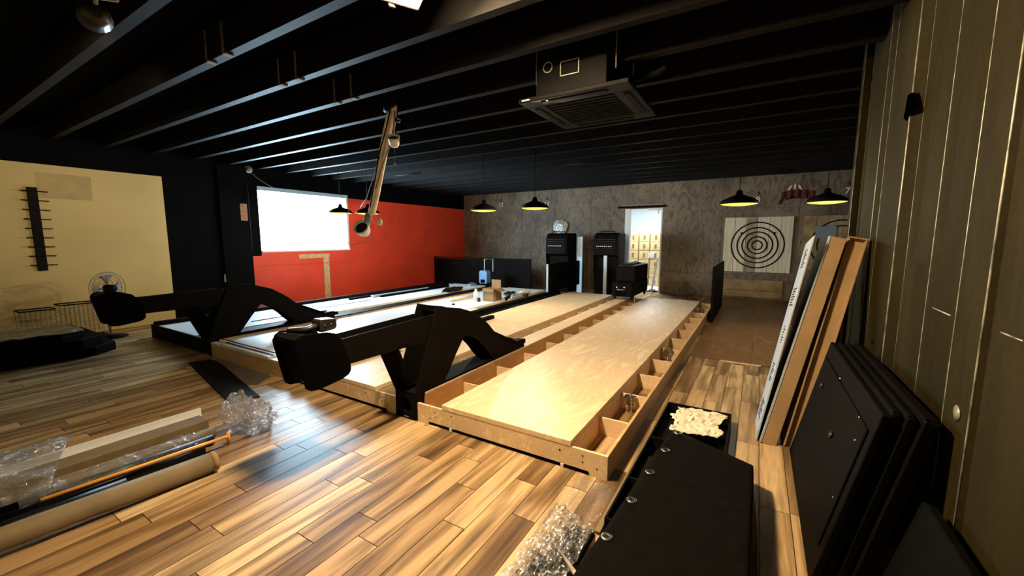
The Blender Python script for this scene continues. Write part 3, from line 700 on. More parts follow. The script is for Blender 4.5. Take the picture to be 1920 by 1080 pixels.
# ------------------------------------------------------------------ end wall: axe targets, numbers, emblem
def axe_target(x0, x1, z0, z1, cx, cz, rr, label, mat):
    T = thing('axe_target', label, 'axe target', ((x0+x1)/2, YB-.05, z0))
    n = 6; w = (x1-x0)/n
    for i in range(n): box('plank', (x0+i*w+.003, x0+(i+1)*w-.003), (YB-.075+random.uniform(0, .006), YB-.018), (z0, z1), mat if i not in (2,) else m_timberbrown2, T, .004)
    for r in rr: ring_flat('target_ring', (cx, YB-.0755, cz), r-.016, r+.016, 'y', .003, m_ink, T)
    for s_ in (-1, 1): lathe('bolt', [(0, 0), (.03, 0), (.03, .008), (0, .01)], (cx+s_*.35, YB-.076, cz+.30), m_ink, T, 10, Matrix.Rotation(R(90), 3, 'X'))
m_timberbrown2 = plain('worn_target_plank', (.34, .25, .15), .8, 0, .35, 9)
axe_target(-.78, .70, .70, 2.08, -.03, 1.38, (.57, .44, .33, .21, .11), 'square plank axe target with black rings on the end wall', m_target)
axe_target(.90, 2.35, .80, 2.08, 1.62, 1.40, (.57, .44), 'darker axe target half hidden by the corrugated wall', m_timberbrown)
for k, (za, zb) in enumerate(((.05, .22), (.225, .50))):
    b = box('backing_board', (-.72, .58), (YB-.06, YB-.018), (za, zb), m_timberbrown, None, .006); tag(b, ('lowest' if k == 0 else 'upper')+' brown timber board beneath the ringed axe target', 'board')
b = box('notice_sheet', (1.13, 1.52), (YB-.094, YB-.088), (1.55, 1.83), m_grey, None, .002); tag(b, 'grey notice sheet pinned on the darker axe target', 'notice')
m_signdark = plain('faded_red', (.16, .022, .012), .7)
def number_sign(s, x, z, size, lab):
    K = thing('lane_number', lab, 'sign', (x, YB-.02, z), 'lane numbers on the end wall')
    text_mesh('digits', s, size, Vector((x, YB-.022, z)), FACE_FRONT, m_white, K)
    lathe('emblem', [(0, 0), (.045, 0), (.045, .004), (0, .005)], (x, YB-.016, z+size+.02), m_signdark, K, 6, Matrix.Rotation(R(90), 3, 'X'))
number_sign('12', -7.72, 2.64, .20, 'white number 12 on the end wall near the red wall'); number_sign('11', -5.95, 2.60, .20, 'white number 11 on the end wall above a pendant')
number_sign('8', -.08, 2.44, .21, 'white number 8 above the ringed axe target'); number_sign('7', 1.66, 2.56, .20, 'white number 7 beside the corrugated wall')
K = thing('wall_emblem', 'red banner emblem with a white crest on the end wall', 'emblem', (.72, YB-.02, 2.45))
sheet('banner', lambda u, v: Vector((.40+.66*u, YB-.03-.012*math.sin(u*math.pi*9), 2.46+.20*v+.05*math.sin(u*math.pi))), 60, 3, m_signdark, K, True, .004)
for i, (dx, rz) in enumerate(((-.1, 35), (0, 0), (.1, -35))):
    bm = bmesh.new(); bmesh.ops.create_uvsphere(bm, u_segments=10, v_segments=6, radius=1.)
    bm.transform(Matrix.Translation((.67+dx, YB-.03, 2.76+(.02 if i == 1 else 0))) @ Matrix.Rotation(R(rz), 4, 'Y') @ Matrix.Diagonal((.03, .008, .075, 1))); from_bm('crest_leaf', bm, m_bare, K, True)
tube('banner_tail', [(.40, YB-.03, 2.46), (.36, YB-.03, 2.40), (.33, YB-.03, 2.38)], [.03, .035, .02], m_signdark, K, 8)
b = text_mesh('wall_letters', 'ART', .13, Vector((.03, YB-.022, 2.25)), FACE_FRONT, m_dust); tag(b, 'faded small lettering just above the ringed axe target', 'lettering')
m_wrapgrey = plain('crinkled_grey_wrap', (.42, .40, .36), .4, .3, .6, 22)
o = crumple('foil_ball', (-5.43, YB-.068, 1.90), (.25, .06, .24), m_wrapgrey, None, 21, 4, .16); tag(o, 'round crumpled silver wrap on the end wall above a pinsetter', 'wrap')

# store room cartons
sc_ = 0
for ix in range(4):
    for iz in range(6):
        x0 = -3.72+ix*.36; z0_ = iz*.29
        K = thing('storage_carton', 'yellow-brown store room carton, %s row up, %s from the left' % (('bottom', 'second', 'third', 'fourth', 'fifth', 'top')[iz], ('first', 'second', 'third', 'fourth')[ix]), 'carton', (x0+.17, 13.6, z0_), 'stacked cartons in the store room')
        box('body', (x0, x0+.330), (13.6, 13.9), (z0_+.001, z0_+.284), m_firewood, K, .012)
        box('tape', (x0+.14, x0+.205), (13.596, 13.6), (z0_+.06, z0_+.20), m_card, K, .001)
b = box('white_plank', (-.02, .02), (-.06, .06), (0, 1.0), m_white, None, .003); b.location = (-2.62, 12.25, .004); b.rotation_euler = (0, R(9), 0); tag(b, 'narrow white plank leaning in the doorway', 'plank')
b = box('label_sheet', (-3.05, -2.86), (13.58, 13.594), (.92, 1.10), m_white, None, .002); tag(b, 'white label sheet stuck on the store room cartons', 'label')

# ------------------------------------------------------------------ ceiling fittings
# flood lamp
LA = R(-15); LR = Matrix.Rotation(LA, 4, 'Z'); lc = Vector((-1.84, 1.82, 3.02))
K = thing('flood_lamp', 'square warm flood lamp fixed between the ceiling purlins', 'lamp', lc)
def rbox(name, x, y, z, mat, bev=.003): return box(name, x, y, z, mat, K, bev, Matrix.Translation(lc) @ Matrix.Rotation(R(-32), 4, 'Y') @ LR)
rbox('housing', (-.155, .155), (-.19, .19), (.012, .075), m_black); rbox('lamp_face', (-.135, .135), (-.17, .17), (.0, .0115), m_lampface, 0)
rbox('yoke', (-.17, -.158), (-.02, .02), (-.01, .09), m_black); rbox('yoke', (.158, .17), (-.02, .02), (-.01, .09), m_black)
tube('stem', [lc+Vector((.0, 0, .10)), lc+Vector((.02, 0, .298))], .016, m_black, K, 8)
for i in range(6): rbox('cooling_fin', (-.12+i*.045, -.11+i*.045), (-.15, .15), (.076, .105), m_black, 0)
# air conditioner cassette
m_acbody = plain('ac_body_black', (.0065, .0052, .0038), .6, 0, .2, 5, .1)
K = thing('air_conditioner', 'black ceiling cassette air conditioner with square louvred panel', 'air conditioner', (-1.42, 3.78, 2.74))
prism('body', [(3.385, 2.785), (3.385, 3.125), (3.54, 3.125), (3.54, 3.022), (4.18, 3.022), (4.18, 2.785)], 'x', -1.80, -1.15, m_acbody, K, .004)
bm = bmesh.new()
def frame(bm, x, y, z, wdt):
    add_box(bm, (x[0], x[1]), (y[0], y[0]+wdt), z); add_box(bm, (x[0], x[1]), (y[1]-wdt, y[1]), z); add_box(bm, (x[0], x[0]+wdt), (y[0]+wdt, y[1]-wdt), z); add_box(bm, (x[1]-wdt, x[1]), (y[0]+wdt, y[1]-wdt), z)
frame(bm, (-1.915, -.935), (3.27, 4.28), (2.745, 2.784), .17); from_bm('panel_frame', bm, m_acbody, K, False, .006)
box('intake_grille', (-1.744, -1.106), (3.441, 4.109), (2.752, 2.78), m_black, K, .004)
for i in range(9): box('grille_slat', (-1.73, -1.12), (3.48+i*.07, 3.49+i*.07), (2.746, 2.753), m_black, K, 0)
for x, y in (((-1.72, -1.13), (3.32, 3.375)), ((-1.72, -1.13), (4.175, 4.23)), ((-1.865, -1.81), (3.48, 4.07)), ((-1.04, -.985), (3.48, 4.07))): box('louvre', x, y, (2.738, 2.746), m_black, K, .003)
box('brand_plate', (-1.88, -1.80), (3.264, 3.27), (2.756, 2.768), m_offwhite, K, 0)
ring_flat('knockout_ring', (-1.685, 3.385, 3.045), .038, .046, 'y', .003, m_offwhite, K, 24)
bm = bmesh.new(); xx, zz = (-1.565, -1.39), (2.945, 3.065)
for a in (((xx[0], xx[1]), (zz[0], zz[0]+.007)), ((xx[0], xx[1]), (zz[1]-.007, zz[1])), ((xx[0], xx[0]+.007), zz), ((xx[1]-.007, xx[1]), zz)): add_box(bm, a[0], (3.381, 3.385), a[1])
from_bm('cover_outline', bm, m_offwhite, K)
box('panel_tab', (-1.66, -1.64), (3.30, 3.315), (2.735, 2.745), m_offwhite, K, 0)
tube('refrigerant_pipe', [(-1.15, 3.88, 2.99), (-1.02, 3.88, 2.985), (-.86, 3.88, 3.0), (-.80, 3.88, 3.02), (-.79, 3.88, 3.08), (-.79, 3.88, 3.31)], .026, m_beam, K, 10)
for x in (-1.84, -1.1):
    for y in (3.47, 4.0): tube('hanger_rod', [(x, y, 2.95), (x, y, 3.31)], .006, m_dust, K, 6)
# pendants
def pendant(x, y, z, label, watts=60.0):
    K = thing('pendant_lamp', label, 'pendant lamp', (x, y, z), 'black dome pendants along the lanes')
    lathe('shade', [(.25, 0), (.252, .012), (.235, .045), (.17, .085), (.09, .115), (.045, .135), (.04, .18), (.022, .20), (0, .202)], (x, y, z), m_black, K, 28)
    lathe('glowing_inside', [(0, -.026), (.10, -.022), (.20, -.008), (.238, .004)], (x, y, z), m_glow, K, 28)
    ld = bpy.data.lights.new('pendant_bulb', 'POINT'); ld.energy = watts; ld.color = (1., .83, .60); ld.shadow_soft_size = 0.0
    lo = bpy.data.objects.new('pendant_bulb', ld); col.objects.link(lo); lo.location = (x, y, z-.05)
    lo.parent = K; lo.matrix_parent_inverse = Matrix.Translation(-LOC[K.name])
    tube('cord', [(x, y, z+.2), (x, y, 3.318)], .005, m_black, K, 6)
    lathe('ceiling_rose', [(0, 3.27), (.04, 3.275), (.05, 3.319), (0, 3.319)], (x, y, 0), m_black, K, 12)
pendant(-4.47, 6.34, 2.07, 'black dome pendant left of the pair before the end wall'); pendant(-3.44, 6.45, 2.08, 'black dome pendant right of the pair before the end wall')
pendant(-.275, 6.7, 2.035, 'black dome pendant in front of the ringed axe target', 14.0); pendant(.80, 7.4, 2.065, 'black dome pendant beside the corrugated wall end', 12.0)
pendant(-7.9, 5.75, 2.10, 'black dome pendant against the bright window', 14.0); pendant(-7.25, 5.95, 2.08, 'black dome pendant beside the hanging conduit end', 14.0)
# hanging conduit bundle
K = thing('conduit_bundle', 'bundle of beige conduits hanging slanted from the ceiling with cups at its end', 'conduit', (-3.72, 3.42, 3.03))
import itertools
for i, (dx, dy) in enumerate(((0, 0), (.052, .02), (.02, .05))):
    tube('conduit', [(-3.70+dx, 3.42+dy, 3.06), (-3.78+dx, 3.46+dy, 2.98), (-3.93+dx*1.1, 3.52+dy, 2.80), (-4.12+dx, 3.58+dy, 2.45), (-4.28+dx*.8, 3.62+dy, 2.12), (-4.40+dx*.7, 3.64+dy, 1.87)], .027, m_beige, K, 8)
tube('strap', [(-3.60, 3.36, 3.319), (-3.66, 3.40, 3.05), (-3.72, 3.38, 3.03), (-3.78, 3.42, 3.02)], .035, m_black, K, 8)
tube('black_cable', [(-3.68, 3.40, 3.03), (-3.80, 3.44, 2.85), (-4.02, 3.50, 2.56), (-4.14, 3.55, 2.36), (-4.33, 3.59, 1.95)], .008, m_black, K, 6)
tube('grey_cable', [(-3.66, 3.44, 3.0), (-3.76, 3.5, 2.75), (-3.98, 3.55, 2.5), (-4.22, 3.6, 2.18)], .009, m_grey, K, 6)
def cup(K, c, d, name='socket_cup', rs=1.):
    q = Vector((0, 0, 1)).rotation_difference(Vector(d).normalized()).to_matrix()
    o = lathe(name, [(0, 0), (.035*rs, 0), (.055*rs, .03*rs), (.068*rs, .10*rs), (.072*rs, .12*rs), (.062*rs, .12*rs), (.05*rs, .06*rs), (0, .05*rs)], c, m_offwhite, K, 18, q)
    lathe('socket_inside', [(0, 0), (.055*rs, 0)], Vector(c)+Vector(d).normalized()*.10*rs, m_ink, o, 16, q)
cup(K, (-4.56, 3.70, 1.62), (.35, -.75, .45), 'socket_cup', 1.45); tube('cup_wrap', [(-4.42, 3.64, 1.86), (-4.48, 3.66, 1.78), (-4.53, 3.69, 1.70)], [.045, .05, .03], m_grey, K, 10)
tube('loose_wire', [(-4.36, 3.6, 1.80), (-4.28, 3.6, 1.70), (-4.30, 3.6, 1.58), (-4.45, 3.6, 1.50), (-4.75, 3.6, 1.46), (-5.0, 3.7, 1.52), (-5.15, 3.8, 1.66), (-5.18, 3.85, 1.86), (-5.05, 3.85, 2.0), (-4.9, 3.8, 2.03)], .004, m_dust, K, 5)
tube('window_wire', [(-3.98, 3.52, 2.58), (-4.12, 3.56, 2.48), (-4.28, 3.6, 2.28), (-4.5, 3.68, 2.08), (-4.78, 3.8, 1.98)], .005, m_grey, K, 5)
lathe('plug', [(0, 0), (.03, 0), (.035, .06), (.02, .09), (0, .09)], (-4.24, 3.66, 1.72), m_offwhite, K, 12)
K = thing('hanging_socket', 'single cream socket cup dangling on a wire by the conduit bundle', 'socket', (-3.63, 3.42, 3.0))
tube('wire', [(-3.60, 3.42, 3.03), (-3.62, 3.42, 2.94), (-3.60, 3.42, 2.90), (-3.56, 3.43, 2.885), (-3.575, 3.43, 2.86), (-3.63, 3.42, 2.87), (-3.66, 3.42, 2.78), (-3.645, 3.42, 2.72)], .007, m_offwhite, K, 6)
tube('black_wire', [(-3.59, 3.42, 3.03), (-3.61, 3.42, 2.86), (-3.635, 3.42, 2.74)], .006, m_black, K, 6)
cup(K, (-3.655, 3.42, 2.60), (.35, -.45, .75)); tube('pull_string', [(-3.66, 3.42, 2.60), (-3.665, 3.42, 2.42)], .0015, m_dust, K, 5); lathe('string_bob', [(0, -.012), (.006, -.01), (.006, .012), (0, .012)], (-3.665, 3.42, 2.41), m_offwhite, K, 8)
# emergency spotlight near the ceiling at left
K = thing('spotlight', 'dark ceiling spotlight in the shadow at upper left', 'spotlight', (-3.5, .98, 3.0))
sd = (Vector((WALL_X, 2.7, 2.0)) - Vector((-3.52, .93, 2.93))).normalized()
q = Vector((0, 0, 1)).rotation_difference(sd).to_matrix()
lathe('head', [(0, 0), (.05, 0), (.075, .05), (.085, .12), (.078, .12), (0, .09)], (-3.52, .93, 2.93), m_dark_metal, K, 16, q); tube('bracket', [(-3.5, .94, 2.95), (-3.5, .94, 3.31)], .012, m_dust, K, 6); tube('bracket_arm', [(-3.5, .94, 2.99), (-3.36, 1.0, 2.96)], .012, m_dust, K, 6)
ld = bpy.data.lights.new('added_wall_spot', 'SPOT'); ld.energy = 100.0; ld.color = (1., .78, .42); ld.spot_size = R(50); ld.spot_blend = .9; ld.shadow_soft_size = 0.0  # added warm light in the spotlight head, brightens the cream wall
lo = bpy.data.objects.new('added_wall_spot', ld); col.objects.link(lo); lo.location = Vector((-3.52, .93, 2.93)) + sd*.13; lo.rotation_euler = sd.to_track_quat('-Z', 'Y').to_euler()
lo.parent = K; lo.matrix_parent_inverse = Matrix.Translation(-LOC[K.name])
# things on the left wall
K = thing('dome_camera', 'small pale dome camera on the black wall left of the window', 'camera', (WALL_X+.12, 4.44, 2.98))
lathe('mount', [(0, 0), (.07, 0), (.075, .03), (0, .035)], (WALL_X+.001, 4.62, 3.0), m_offwhite, K, 18, Matrix.Rotation(R(90), 3, 'Y')); lathe('dome', [(.055, 0), (.052, .03), (.035, .055), (0, .065)], (WALL_X+.035, 4.62, 3.0), m_grey, K, 18, Matrix.Rotation(R(90), 3, 'Y'))
tube('cable', [(WALL_X+.03, 4.66, 2.94), (WALL_X+.02, 4.8, 2.83), (WALL_X+.02, 5.0, 2.72), (WALL_X+.02, 5.1, 2.68)], .007, m_dust, K, 5)
K = thing('wall_sticker', 'narrow white and red sticker on the black wall left of the window', 'sticker', (WALL_X+.1, 4.43, 1.9))
b = box('backing', (WALL_X+.101, WALL_X+.104), (4.36, 4.49), (1.92, 2.27), m_dust, K, 0)
for k in range(5): box('print_bar', (WALL_X+.104, WALL_X+.1055), (4.38, 4.47), (1.95+k*.065, 1.985+k*.065), m_signred, K, 0)
K = thing('peg_rack', 'tall dark peg rack with nine cross pegs on the cream wall', 'rack', (WALL_X+.03, 1.55, 1.06))
box('board', (WALL_X+.001, WALL_X+.04), (1.495, 1.60), (1.06, 2.31), m_ink, K, .004)
for k in range(9): tube('peg', [(WALL_X+.06, 1.425, 1.15+k*.138), (WALL_X+.045, 1.5, 1.148+k*.138), (WALL_X+.045, 1.6, 1.148+k*.138), (WALL_X+.06, 1.70, 1.145+k*.138)], .008, m_ink, K, 6)

# ------------------------------------------------------------------ left background clutter
K = thing('pedestal_fan', 'pedestal fan with round wire cage behind the far hopper', 'fan', (-8.65, 2.05, 0))
fc = Vector((-8.62, 2.05, .78)); n_ = 18
fq = Matrix.Rotation(R(-60), 3, 'Z')
bm = bmesh.new()
for r, dy in ((.25, 0), (.25, .06), (.17, -.05), (.09, -.07)):
    pts = [fc + fq @ Vector((r*math.cos(a), dy, r*math.sin(a))) for a in [k*2*math.pi/28 for k in range(29)]]; add_tube(bm, pts, .006 if r > .2 else .003, 5, False)
for k in range(28):
    a = k*2*math.pi/28; add_tube(bm, [fc + fq @ Vector((r*math.cos(a), dy, r*math.sin(a))) for r, dy in ((.25, 0), (.17, -.05), (.05, -.075))], .0025, 4)
from_bm('cage', bm, m_dust, K, True)
for k in range(4):
    a = k*math.pi/2; sheet('blade', lambda u, v: fc + fq @ Vector(((.04+.17*u)*math.cos(a+(v-.5)*.9*u), .02+.03*(v-.5), (.04+.17*u)*math.sin(a+(v-.5)*.9*u))), 4, 4, m_grey, K, True, .002)
lathe('motor', [(0, 0), (.06, 0), (.06, .12), (0, .13)], fc, m_black, K, 14, fq @ Matrix.Rotation(R(-90), 3, 'X'))
tube('pole', [(-8.65, 2.05, .02), (-8.65, 2.05, .74)], .014, m_grey, K, 8); lathe('base', [(.2, 0), (.2, .02), (.05, .04), (0, .04)], (-8.65, 2.05, 0), m_black, K, 24)
def wire_basket(y0, y1, z1, label, x0=-9.25, x1=-8.95):
    K = thing('wire_basket', label, 'basket', (-9.1, (y0+y1)/2, 0), 'wire baskets against the cream wall')
    for z in (0.006, z1): tube('rim', [(x0, y0, z), (x1, y0, z), (x1, y1, z), (x0, y1, z), (x0, y0, z)], .010 if z > .1 else .005, m_ink, K, 6)
    for x in (x0, x1):
        bm = bmesh.new(); k = y0
        while k <= y1+.001: add_tube(bm, [(x, k, .006), (x, k, z1)], .0035, 4); k += .05
        z = .06
        while z < z1: add_tube(bm, [(x, y0, z), (x, y1, z)], .003, 4); z += .07
        from_bm('wire_side', bm, m_dust, K)
    box('basket_floor', (x0, x1), (y0, y1), (.001, .005), m_ink, K, 0)
wire_basket(1.20, 1.55, .50, 'shorter wire basket against the cream wall left of the fan'); wire_basket(1.60, 2.10, .54, 'taller wire basket against the cream wall below the fan')
for i, (x, y, z, sx_, sy_, h, lab) in enumerate(((-8.05, .95, 0, .60, .90, .12, 'bottom black panel of the dark stack by the cream wall'), (-8.1, .9, .122, .55, .85, .10, 'middle black panel of the dark stack by the cream wall'), (-8.15, .86, .224, .45, .75, .08, 'top black panel of the dark stack by the cream wall'))):
    prism('black_panel_stack', [(x-sx_, y-sy_), (x+sx_-.1, y-sy_), (x+sx_, y-sy_+.1), (x+sx_, y+sy_-.25), (x+sx_-.2, y+sy_), (x-sx_, y+sy_)], 'z', z+.001, z+h, m_black2, None, .006)
    tag(bpy.context.scene.objects[-1] if False else [o for o in col.objects if o.name.startswith('black_panel_stack')][-1], lab, 'panel')
o = sheet('plastic_wrap', lambda u, v: Vector((-8.6+1.0*u, .2+1.35*v, .325+.05*abs(noise.noise(Vector((u*6, v*8, 1.3)))))), 24, 30, m_film2, None, False); tag(o, 'crumpled clear wrap over the dark panel stack by the cream wall', 'plastic wrap')
b = prism('black_floor_plate', [(-5.98, 2.08), (-4.19, 1.735), (-4.09, 1.97), (-5.55, 2.27), (-5.92, 2.30)], 'z', .003, .014, m_black, None, .002); tag(b, 'long flat black plate lying on the floor before the far ball return', 'plate')
b = prism('grey_floor_sheet', [(-5.85, 2.31), (-4.62, 2.06), (-4.46, 2.13), (-4.62, 2.36), (-5.8, 2.37)], 'z', .003, .010, m_greyfloor, None, .002); tag(b, 'dull grey sheet on the floor under the white lane front', 'sheet')

# ------------------------------------------------------------------ foreground bundle at lower left
b = prism('cream_channel', [(-4.05, .003), (-3.93, .003), (-3.93, .012), (-4.035, .012), (-4.035, .095), (-4.05, .095)], 'y', -.6, 1.46, m_white, None, .001); tag(b, 'long cream angle profile at the back of the floor bundle', 'profile')
b = box('long_carton', (-3.90, -3.74), (-.5, 1.40), (.003, .09), m_carddark, None, .01); tag(b, 'long olive cardboard carton beside the cream angle profile', 'carton')
K = thing('cardboard_tube', 'thick cardboard tube at the front of the floor bundle', 'tube', (-3.07, .5, .065))
bm = bmesh.new(); add_tube(bm, [(-3.18, -.6, .068), (-3.03, 1.12, .068)], .064, 18); from_bm('tube', bm, m_carddark2 if 'm_carddark2' in globals() else m_carddark, K, True)
lathe('end_ring', [(.05, 0), (.066, 0), (.066, .03), (.05, .03)], (-3.03, 1.118, .068), m_card, K, 18, Matrix.Rotation(R(-90), 3, 'X'))
for i, (xa, xb, ya, yb, r, m, lab) in enumerate(((-3.66, -3.56, -.4, 1.36, .040, m_carddark, 'brown cardboard tube behind the black wrapped tubes'), (-3.50, -3.44, .15, 1.30, .036, m_blackgloss, 'glossy black wrapped tube at the back of the pair'), (-3.40, -3.33, .1, 1.20, .034, m_blackgloss, 'glossy black wrapped tube at the front of the pair'), (-3.29, -3.22, -.2, .75, .045, m_blackgloss, 'short black wrapped tube nearest the cardboard tube'))):
    o = tube('wrapped_tube', [(xa, ya, r+.003), (xb, yb, r+.003)], r, m, None, 14); tag(o, lab, 'tube')
o = tube('orange_rod', [(-3.305, .42, .112), (-3.30, 1.34, .082)], .012, m_orange, None, 8); tag(o, 'thin orange rod lying on the black wrapped tubes', 'rod')
o = tube('amber_stub', [(-3.34, 1.36, .004), (-3.33, 1.36, .10)], .012, m_orange, None, 8); tag(o, 'short upright amber stub at the end of the floor bundle', 'rod')
K = thing('plastic_bag', 'puffed clear plastic bag with two upright lobes at the end of the floor bundle', 'plastic bag', (-3.42, 1.52, 0))
crumple('lobe', (-3.53, 1.52, .145), (.065, .12, .15), m_filmbag, K, 31, 4, .5, .5, .003); crumple('lobe', (-3.38, 1.60, .115), (.10, .11, .115), m_filmbag, K, 37, 4, .6, -.3, .003)
o = sheet('plastic_wrap', lambda u, v: Vector((-3.53+.19*u, .35+.88*v, .088+.045*math.sin(u*math.pi)+.03*noise.noise(Vector((u*5, v*16, 4))))), 14, 60, m_film, None, False); tag(o, 'shiny clear wrap around the black tubes of the floor bundle', 'plastic wrap')
o = sheet('plastic_wrap', lambda u, v: Vector((-4.0+.78*u, -.45+1.15*v-.25*u, .20+.04*math.sin(u*math.pi)+.05*noise.noise(Vector((u*5, v*5, 9))))), 30, 36, m_film2, None, False); tag(o, 'cloudy plastic wrap draped over the near end of the floor bundle', 'plastic wrap')
o = crumple('black_parts_bag', (-3.46, .05, .13), (.17, .24, .05), m_black2, None, 41, 3, .45, .2, .096); tag(o, 'black parts bag under the cloudy plastic wrap', 'bag')
o = crumple('plastic_bag', (-4.25, .32, .05), (.10, .20, .06), m_film2, None, 51, 3, .5, .2, .003); tag(o, 'grey plastic bag at the left frame edge behind the bundle', 'plastic bag')

# ------------------------------------------------------------------ right aisle: tray, black cover, wrapped parts, leaning cartons, panels
K = thing('metal_tray', 'shallow black metal tray beside the aisle-side lane', 'tray', (-.35, 2.8, 0))
tx0, tx1, ty0, ty1 = -.60, -.10, 1.92, 3.69
box('tray_floor', (tx0, tx1), (ty0, ty1), (.002, .01), m_black, K, .002)
for n__, a in (('tray_side', ((tx0, tx0+.012), (ty0, ty1))), ('tray_side', ((tx1-.012, tx1), (ty0, ty1))), ('tray_end', ((tx0+.012, tx1-.012), (ty1-.012, ty1))), ('tray_end', ((tx0+.012, tx1-.012), (ty0, ty0+.012)))): box(n__, a[0], a[1], (.01, .10), m_black, K, .002)
for yy in (2.35, 2.95): box('tray_rib', (tx0+.012, tx1-.012), (yy, yy+.012), (.01, .098), m_black, K, .002)
def ragf(u, v):
    e = .05*noise.noise(Vector((u*4, v*4, 2)))+.03*noise.noise(Vector((u*11, v*11, 5)))
    x = -.51+.37*u+.02*math.sin(v*9)+e*.8-.05*(1-v)*(u-.5); y = 3.08+.50*v+.05*u*(1-v)+.07*noise.noise(Vector((u*3.3, v*2, 8)))+.5*e
    return Vector((x, y, .110+.026*abs(noise.noise(Vector((u*5+v*3, v*9, 7))))+.014*noise.noise(Vector((u*16, v*14, 3)))+.010))
o = sheet('cotton_rag', ragf, 48, 48, m_rag, None, True, .003); tag(o, 'crumpled cream cotton rag lying on the black tray', 'rag')
# black cover with grommets
def cov(u, v, lift=0.):
    # u: 0 left .. 1 right side hem; v: 0 near .. 1 far
    left = Vector((-.58, 1.05, .20)).lerp(Vector((-.438, 3.00, .20)), v)
    right = Vector((.025, 1.05, .20)).lerp(Vector((.039, 2.76, .20)), v)
    if u < .8:
        p = left.lerp(right, u/.8)
    else:
        a = (u-.8)/.2*math.pi/2; p = right + Vector((.03*math.sin(a), 0, -.03*(1-math.cos(a))-.15*max(0, (u-.9)/.1)))
    if v > .9: p.z -= .03*((v-.9)/.1)**2
    return p
K = thing('black_cover', 'black padded cover panel with five metal eyelets on the tray', 'cover', (-.28, 2.0, .10))
sheet('cover_sheet', lambda u, v: cov(u, v), 30, 24, m_blackmat, K, True, .014)
for x, y in ((-.400, 2.899), (-.426, 2.602), (-.455, 2.298), (-.478, 1.986), (-.506, 1.665)):
    lathe('eyelet', [(.012, 0), (.022, .003), (.027, .0), (.027, -.003)], (x, y, .204 if y < 2.8 else .2), m_chrome, K, 18); lathe('eyelet_hole', [(0, 0), (.0125, 0)], (x, y, .2025 if y < 2.8 else .198), m_ink, K, 14)
for i, (z, dx) in enumerate(((.105, 0), (.135, .02), (.160, .03))): b = box('cover_underlay', (-.53+dx, -.02), (1.0, 2.62-.05*i), (z, z+.02), m_black, K, .004)
b = prism('trim_strip', [(-.70, 1.53), (-.66, 1.50), (-.50, 1.36), (-.48, 1.385)], 'z', .172, .182, m_dust, None, .001); tag(b, 'pale strip poking out below the black cover corner', 'strip')
for i, (xa, xb, ya, yb, z0_, z1_, lab) in enumerate(((-.80, -.60, 1.05, 1.55, .003, .09, 'black plastic-wrapped part lying nearest the camera'), (-.74, -.60, 1.56, 1.80, .003, .10, 'small black wrapped part under the bubble wrap'))):
    b = box('wrapped_part', (xa, xb), (ya, yb), (z0_, z1_), m_blackgloss, None, .012); tag(b, lab, 'part')
o = sheet('bubble_wrap', lambda u, v: Vector((-.85+.24*u, .98+.90*v-.08*u, .10+.05*math.sin(u*math.pi)*math.sin(v*math.pi)+.02+.035*noise.noise(Vector((u*7, v*14, 5)))+.012*noise.noise(Vector((u*30, v*50, 2))))), 40, 90, m_filmglint, None, False); tag(o, 'shiny clear wrap over the black parts in the foreground', 'plastic wrap')
o = sheet('plastic_sheet', lambda u, v: Vector((-.90+.24*u, 1.97+.38*v, .006+.012*abs(noise.noise(Vector((u*6, v*9, 1)))))), 24, 30, m_film, None, False); tag(o, 'thin clear plastic sheet on the floor at the lane corner', 'plastic sheet')
# floor lath next to tray
b = box('floor_lath', (-.645, -.615), (1.9, 3.66), (.003, .022), m_carddark, None, .002); tag(b, 'thin timber lath along the left side of the black tray', 'lath')

# leaning cartons and boards
def leaner(name, bl, tl, wbot, dep, length_dir, mat_front, parts, lab, cat): pass
def lean_frame(base, top):
    d = (Vector(top)-Vector(base)); Lh = d.length; zax = d.normalized(); yax = Vector((0, 1, 0)); yax = (yax - zax*yax.dot(zax)).normalized(); xax = yax.cross(zax)
    M_ = Matrix((( xax.x, yax.x, zax.x, base[0]), (xax.y, yax.y, zax.y, base[1]), (xax.z, yax.z, zax.z, base[2]), (0, 0, 0, 1))); return M_, Lh
M1, L_ = lean_frame((.087, 3.49, .01), (.36, 3.75, 1.57))
K = thing('white_board', 'white printed board leaning left of the brown cartons', 'board', (.09, 3.5, 0))
box('board', (-.012, .0), (.0, .42), (.0, L_), m_cardwhite, K, .002, M1)
for k in range(5):
    bm = bmesh.new()
    for j in range(7):
        zc_ = .14+k*.31+j*.022; add_box(bm, (-.0135, -.012), (.10+.04*((j*2+k) % 3), .33-.05*((j*3+k) % 3)), (zc_, zc_+.010), M1)
    from_bm('printed_marks', bm, m_ink, K)
M2, L_ = lean_frame((.105, 3.47, .012), (.455, 3.85, 1.57))
K = thing('flat_carton', 'long brown flat carton with white side leaning on the wall', 'carton', (.15, 3.5, 0))
box('carton_body', (.010, .105), (.0, .40), (.0, L_), m_card, K, .003, M2); box('white_corner_strip', (-.004, .009), (-.004, .03), (.0, L_), m_cardwhite, K, .001, M2); box('gap_shade_side', (-.002, .009), (.031, .40), (.0, L_), m_black, K, .001, M2)  # black sheet on the carton side paints the shade of the gap
M3, L_ = lean_frame((.255, 3.50, .012), (.572, 3.88, 1.565))
K = thing('open_carton_shell', 'open brown carton shell leaning rightmost against the corrugated wall', 'carton', (.27, 3.5, 0))
bm = bmesh.new(); add_box(bm, (.0, .01), (.0, .40), (.0, L_), M3); add_box(bm, (.01, .10), (.03, .04), (.0, L_-.02), M3); add_box(bm, (.10, .108), (-.02, .38), (.0, L_-.01), M3); from_bm('shell', bm, m_card, K)
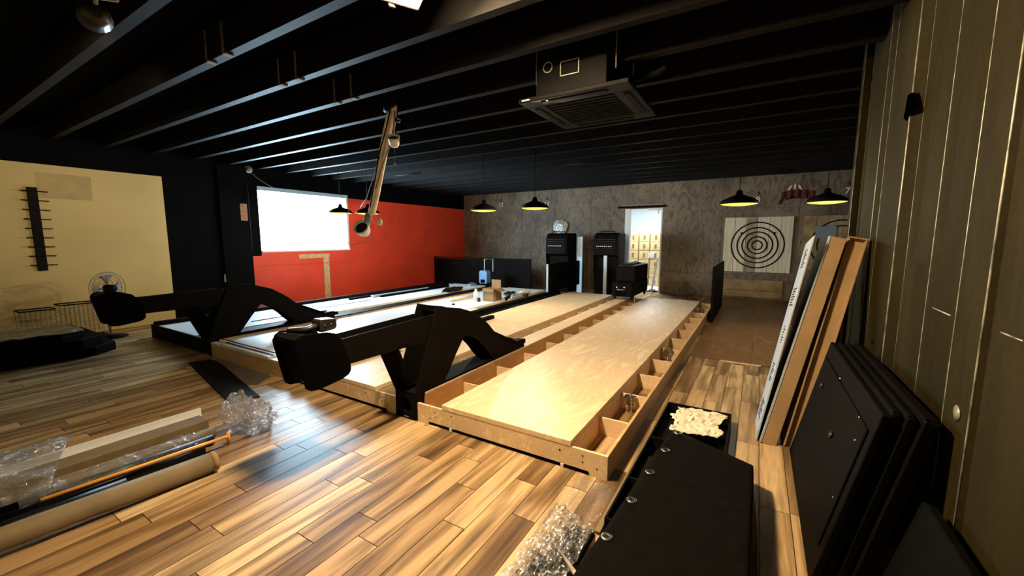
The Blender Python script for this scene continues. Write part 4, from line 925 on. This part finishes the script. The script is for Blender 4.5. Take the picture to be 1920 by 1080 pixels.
bm = bmesh.new(); add_box(bm, (.0, .115), (-.02, .05), (L_-.012, L_-.002), M3); from_bm('end_flap', bm, m_card, K)
# black panels leaning on the corrugated wall
m_panel = plain('black_laminate', (.0030, .0024, .0016), .65, 0, .2, 14, .04)
def lean_panel(i, xb, xt, ya, yb, z, lab, thick=.03, framed=False):
    M_, L__ = lean_frame((xb, ya, .006), (xt, ya, z)); K = thing('leaning_board', lab, 'panel', (xb, (ya+yb)/2, 0), 'black panels leaning on the corrugated wall')
    box('panel_board', (.0, thick), (.0, yb-ya), (.0, L__), m_panel, K, .004, M_)
    if framed:
        w = yb-ya
        box('raised_field', (-.010, -.0005), (.06, w-.06), (.16, L__-.10), m_panel, K, .004, M_)
        for y_, z_ in ((.35*w, .62*L__), (.78*w, .72*L__)):
            bm = bmesh.new(); add_tube(bm, [M_ @ Vector((-.011, y_, z_)), M_ @ Vector((-.022, y_, z_))], .018, 12); from_bm('knob', bm, m_dark_metal, K, True)
        for y_, z_ in ((.15*w, .88*L__), (.1*w, .78*L__), (.08*w, .45*L__), (.55*w, .9*L__)):
            bm = bmesh.new(); add_tube(bm, [M_ @ Vector((-.0005, y_, z_)), M_ @ Vector((-.012, y_, z_))], .005, 8); from_bm('screw', bm, m_chrome, K, True)
    else: box('top_rail', (.004, thick-.004), (.02, yb-ya-.02), (L__, L__+.006), m_panel, K, .002, M_)
lean_panel(0, .29, .470, 2.10, 3.46, .845, 'frontmost black panel with raised field, leaning on the corrugated wall', .03, True)
lean_panel(1, .33, .505, 2.12, 3.44, .85, 'second black panel in the stack leaning on the corrugated wall')
lean_panel(2, .37, .545, 2.10, 3.45, .85, 'third black panel in the stack leaning on the corrugated wall')
lean_panel(3, .41, .590, 2.08, 3.45, .855, 'rearmost black panel of the stack against the corrugated wall', .05)
lean_panel(4, .47, .60, 1.15, 2.05, .55, 'low black panel leaning on the corrugated wall nearest the camera', .04)
K = thing('black_upright', 'slim black upright with pale edge behind the leaning cartons', 'upright', (.6, 4.42, 0))
box('upright', (.575, .655), (4.40, 4.44), (.0, 1.30), m_black, K, .003); box('edge_strip', (.565, .575), (4.395, 4.42), (.0, 1.1), m_alu, K, .001)
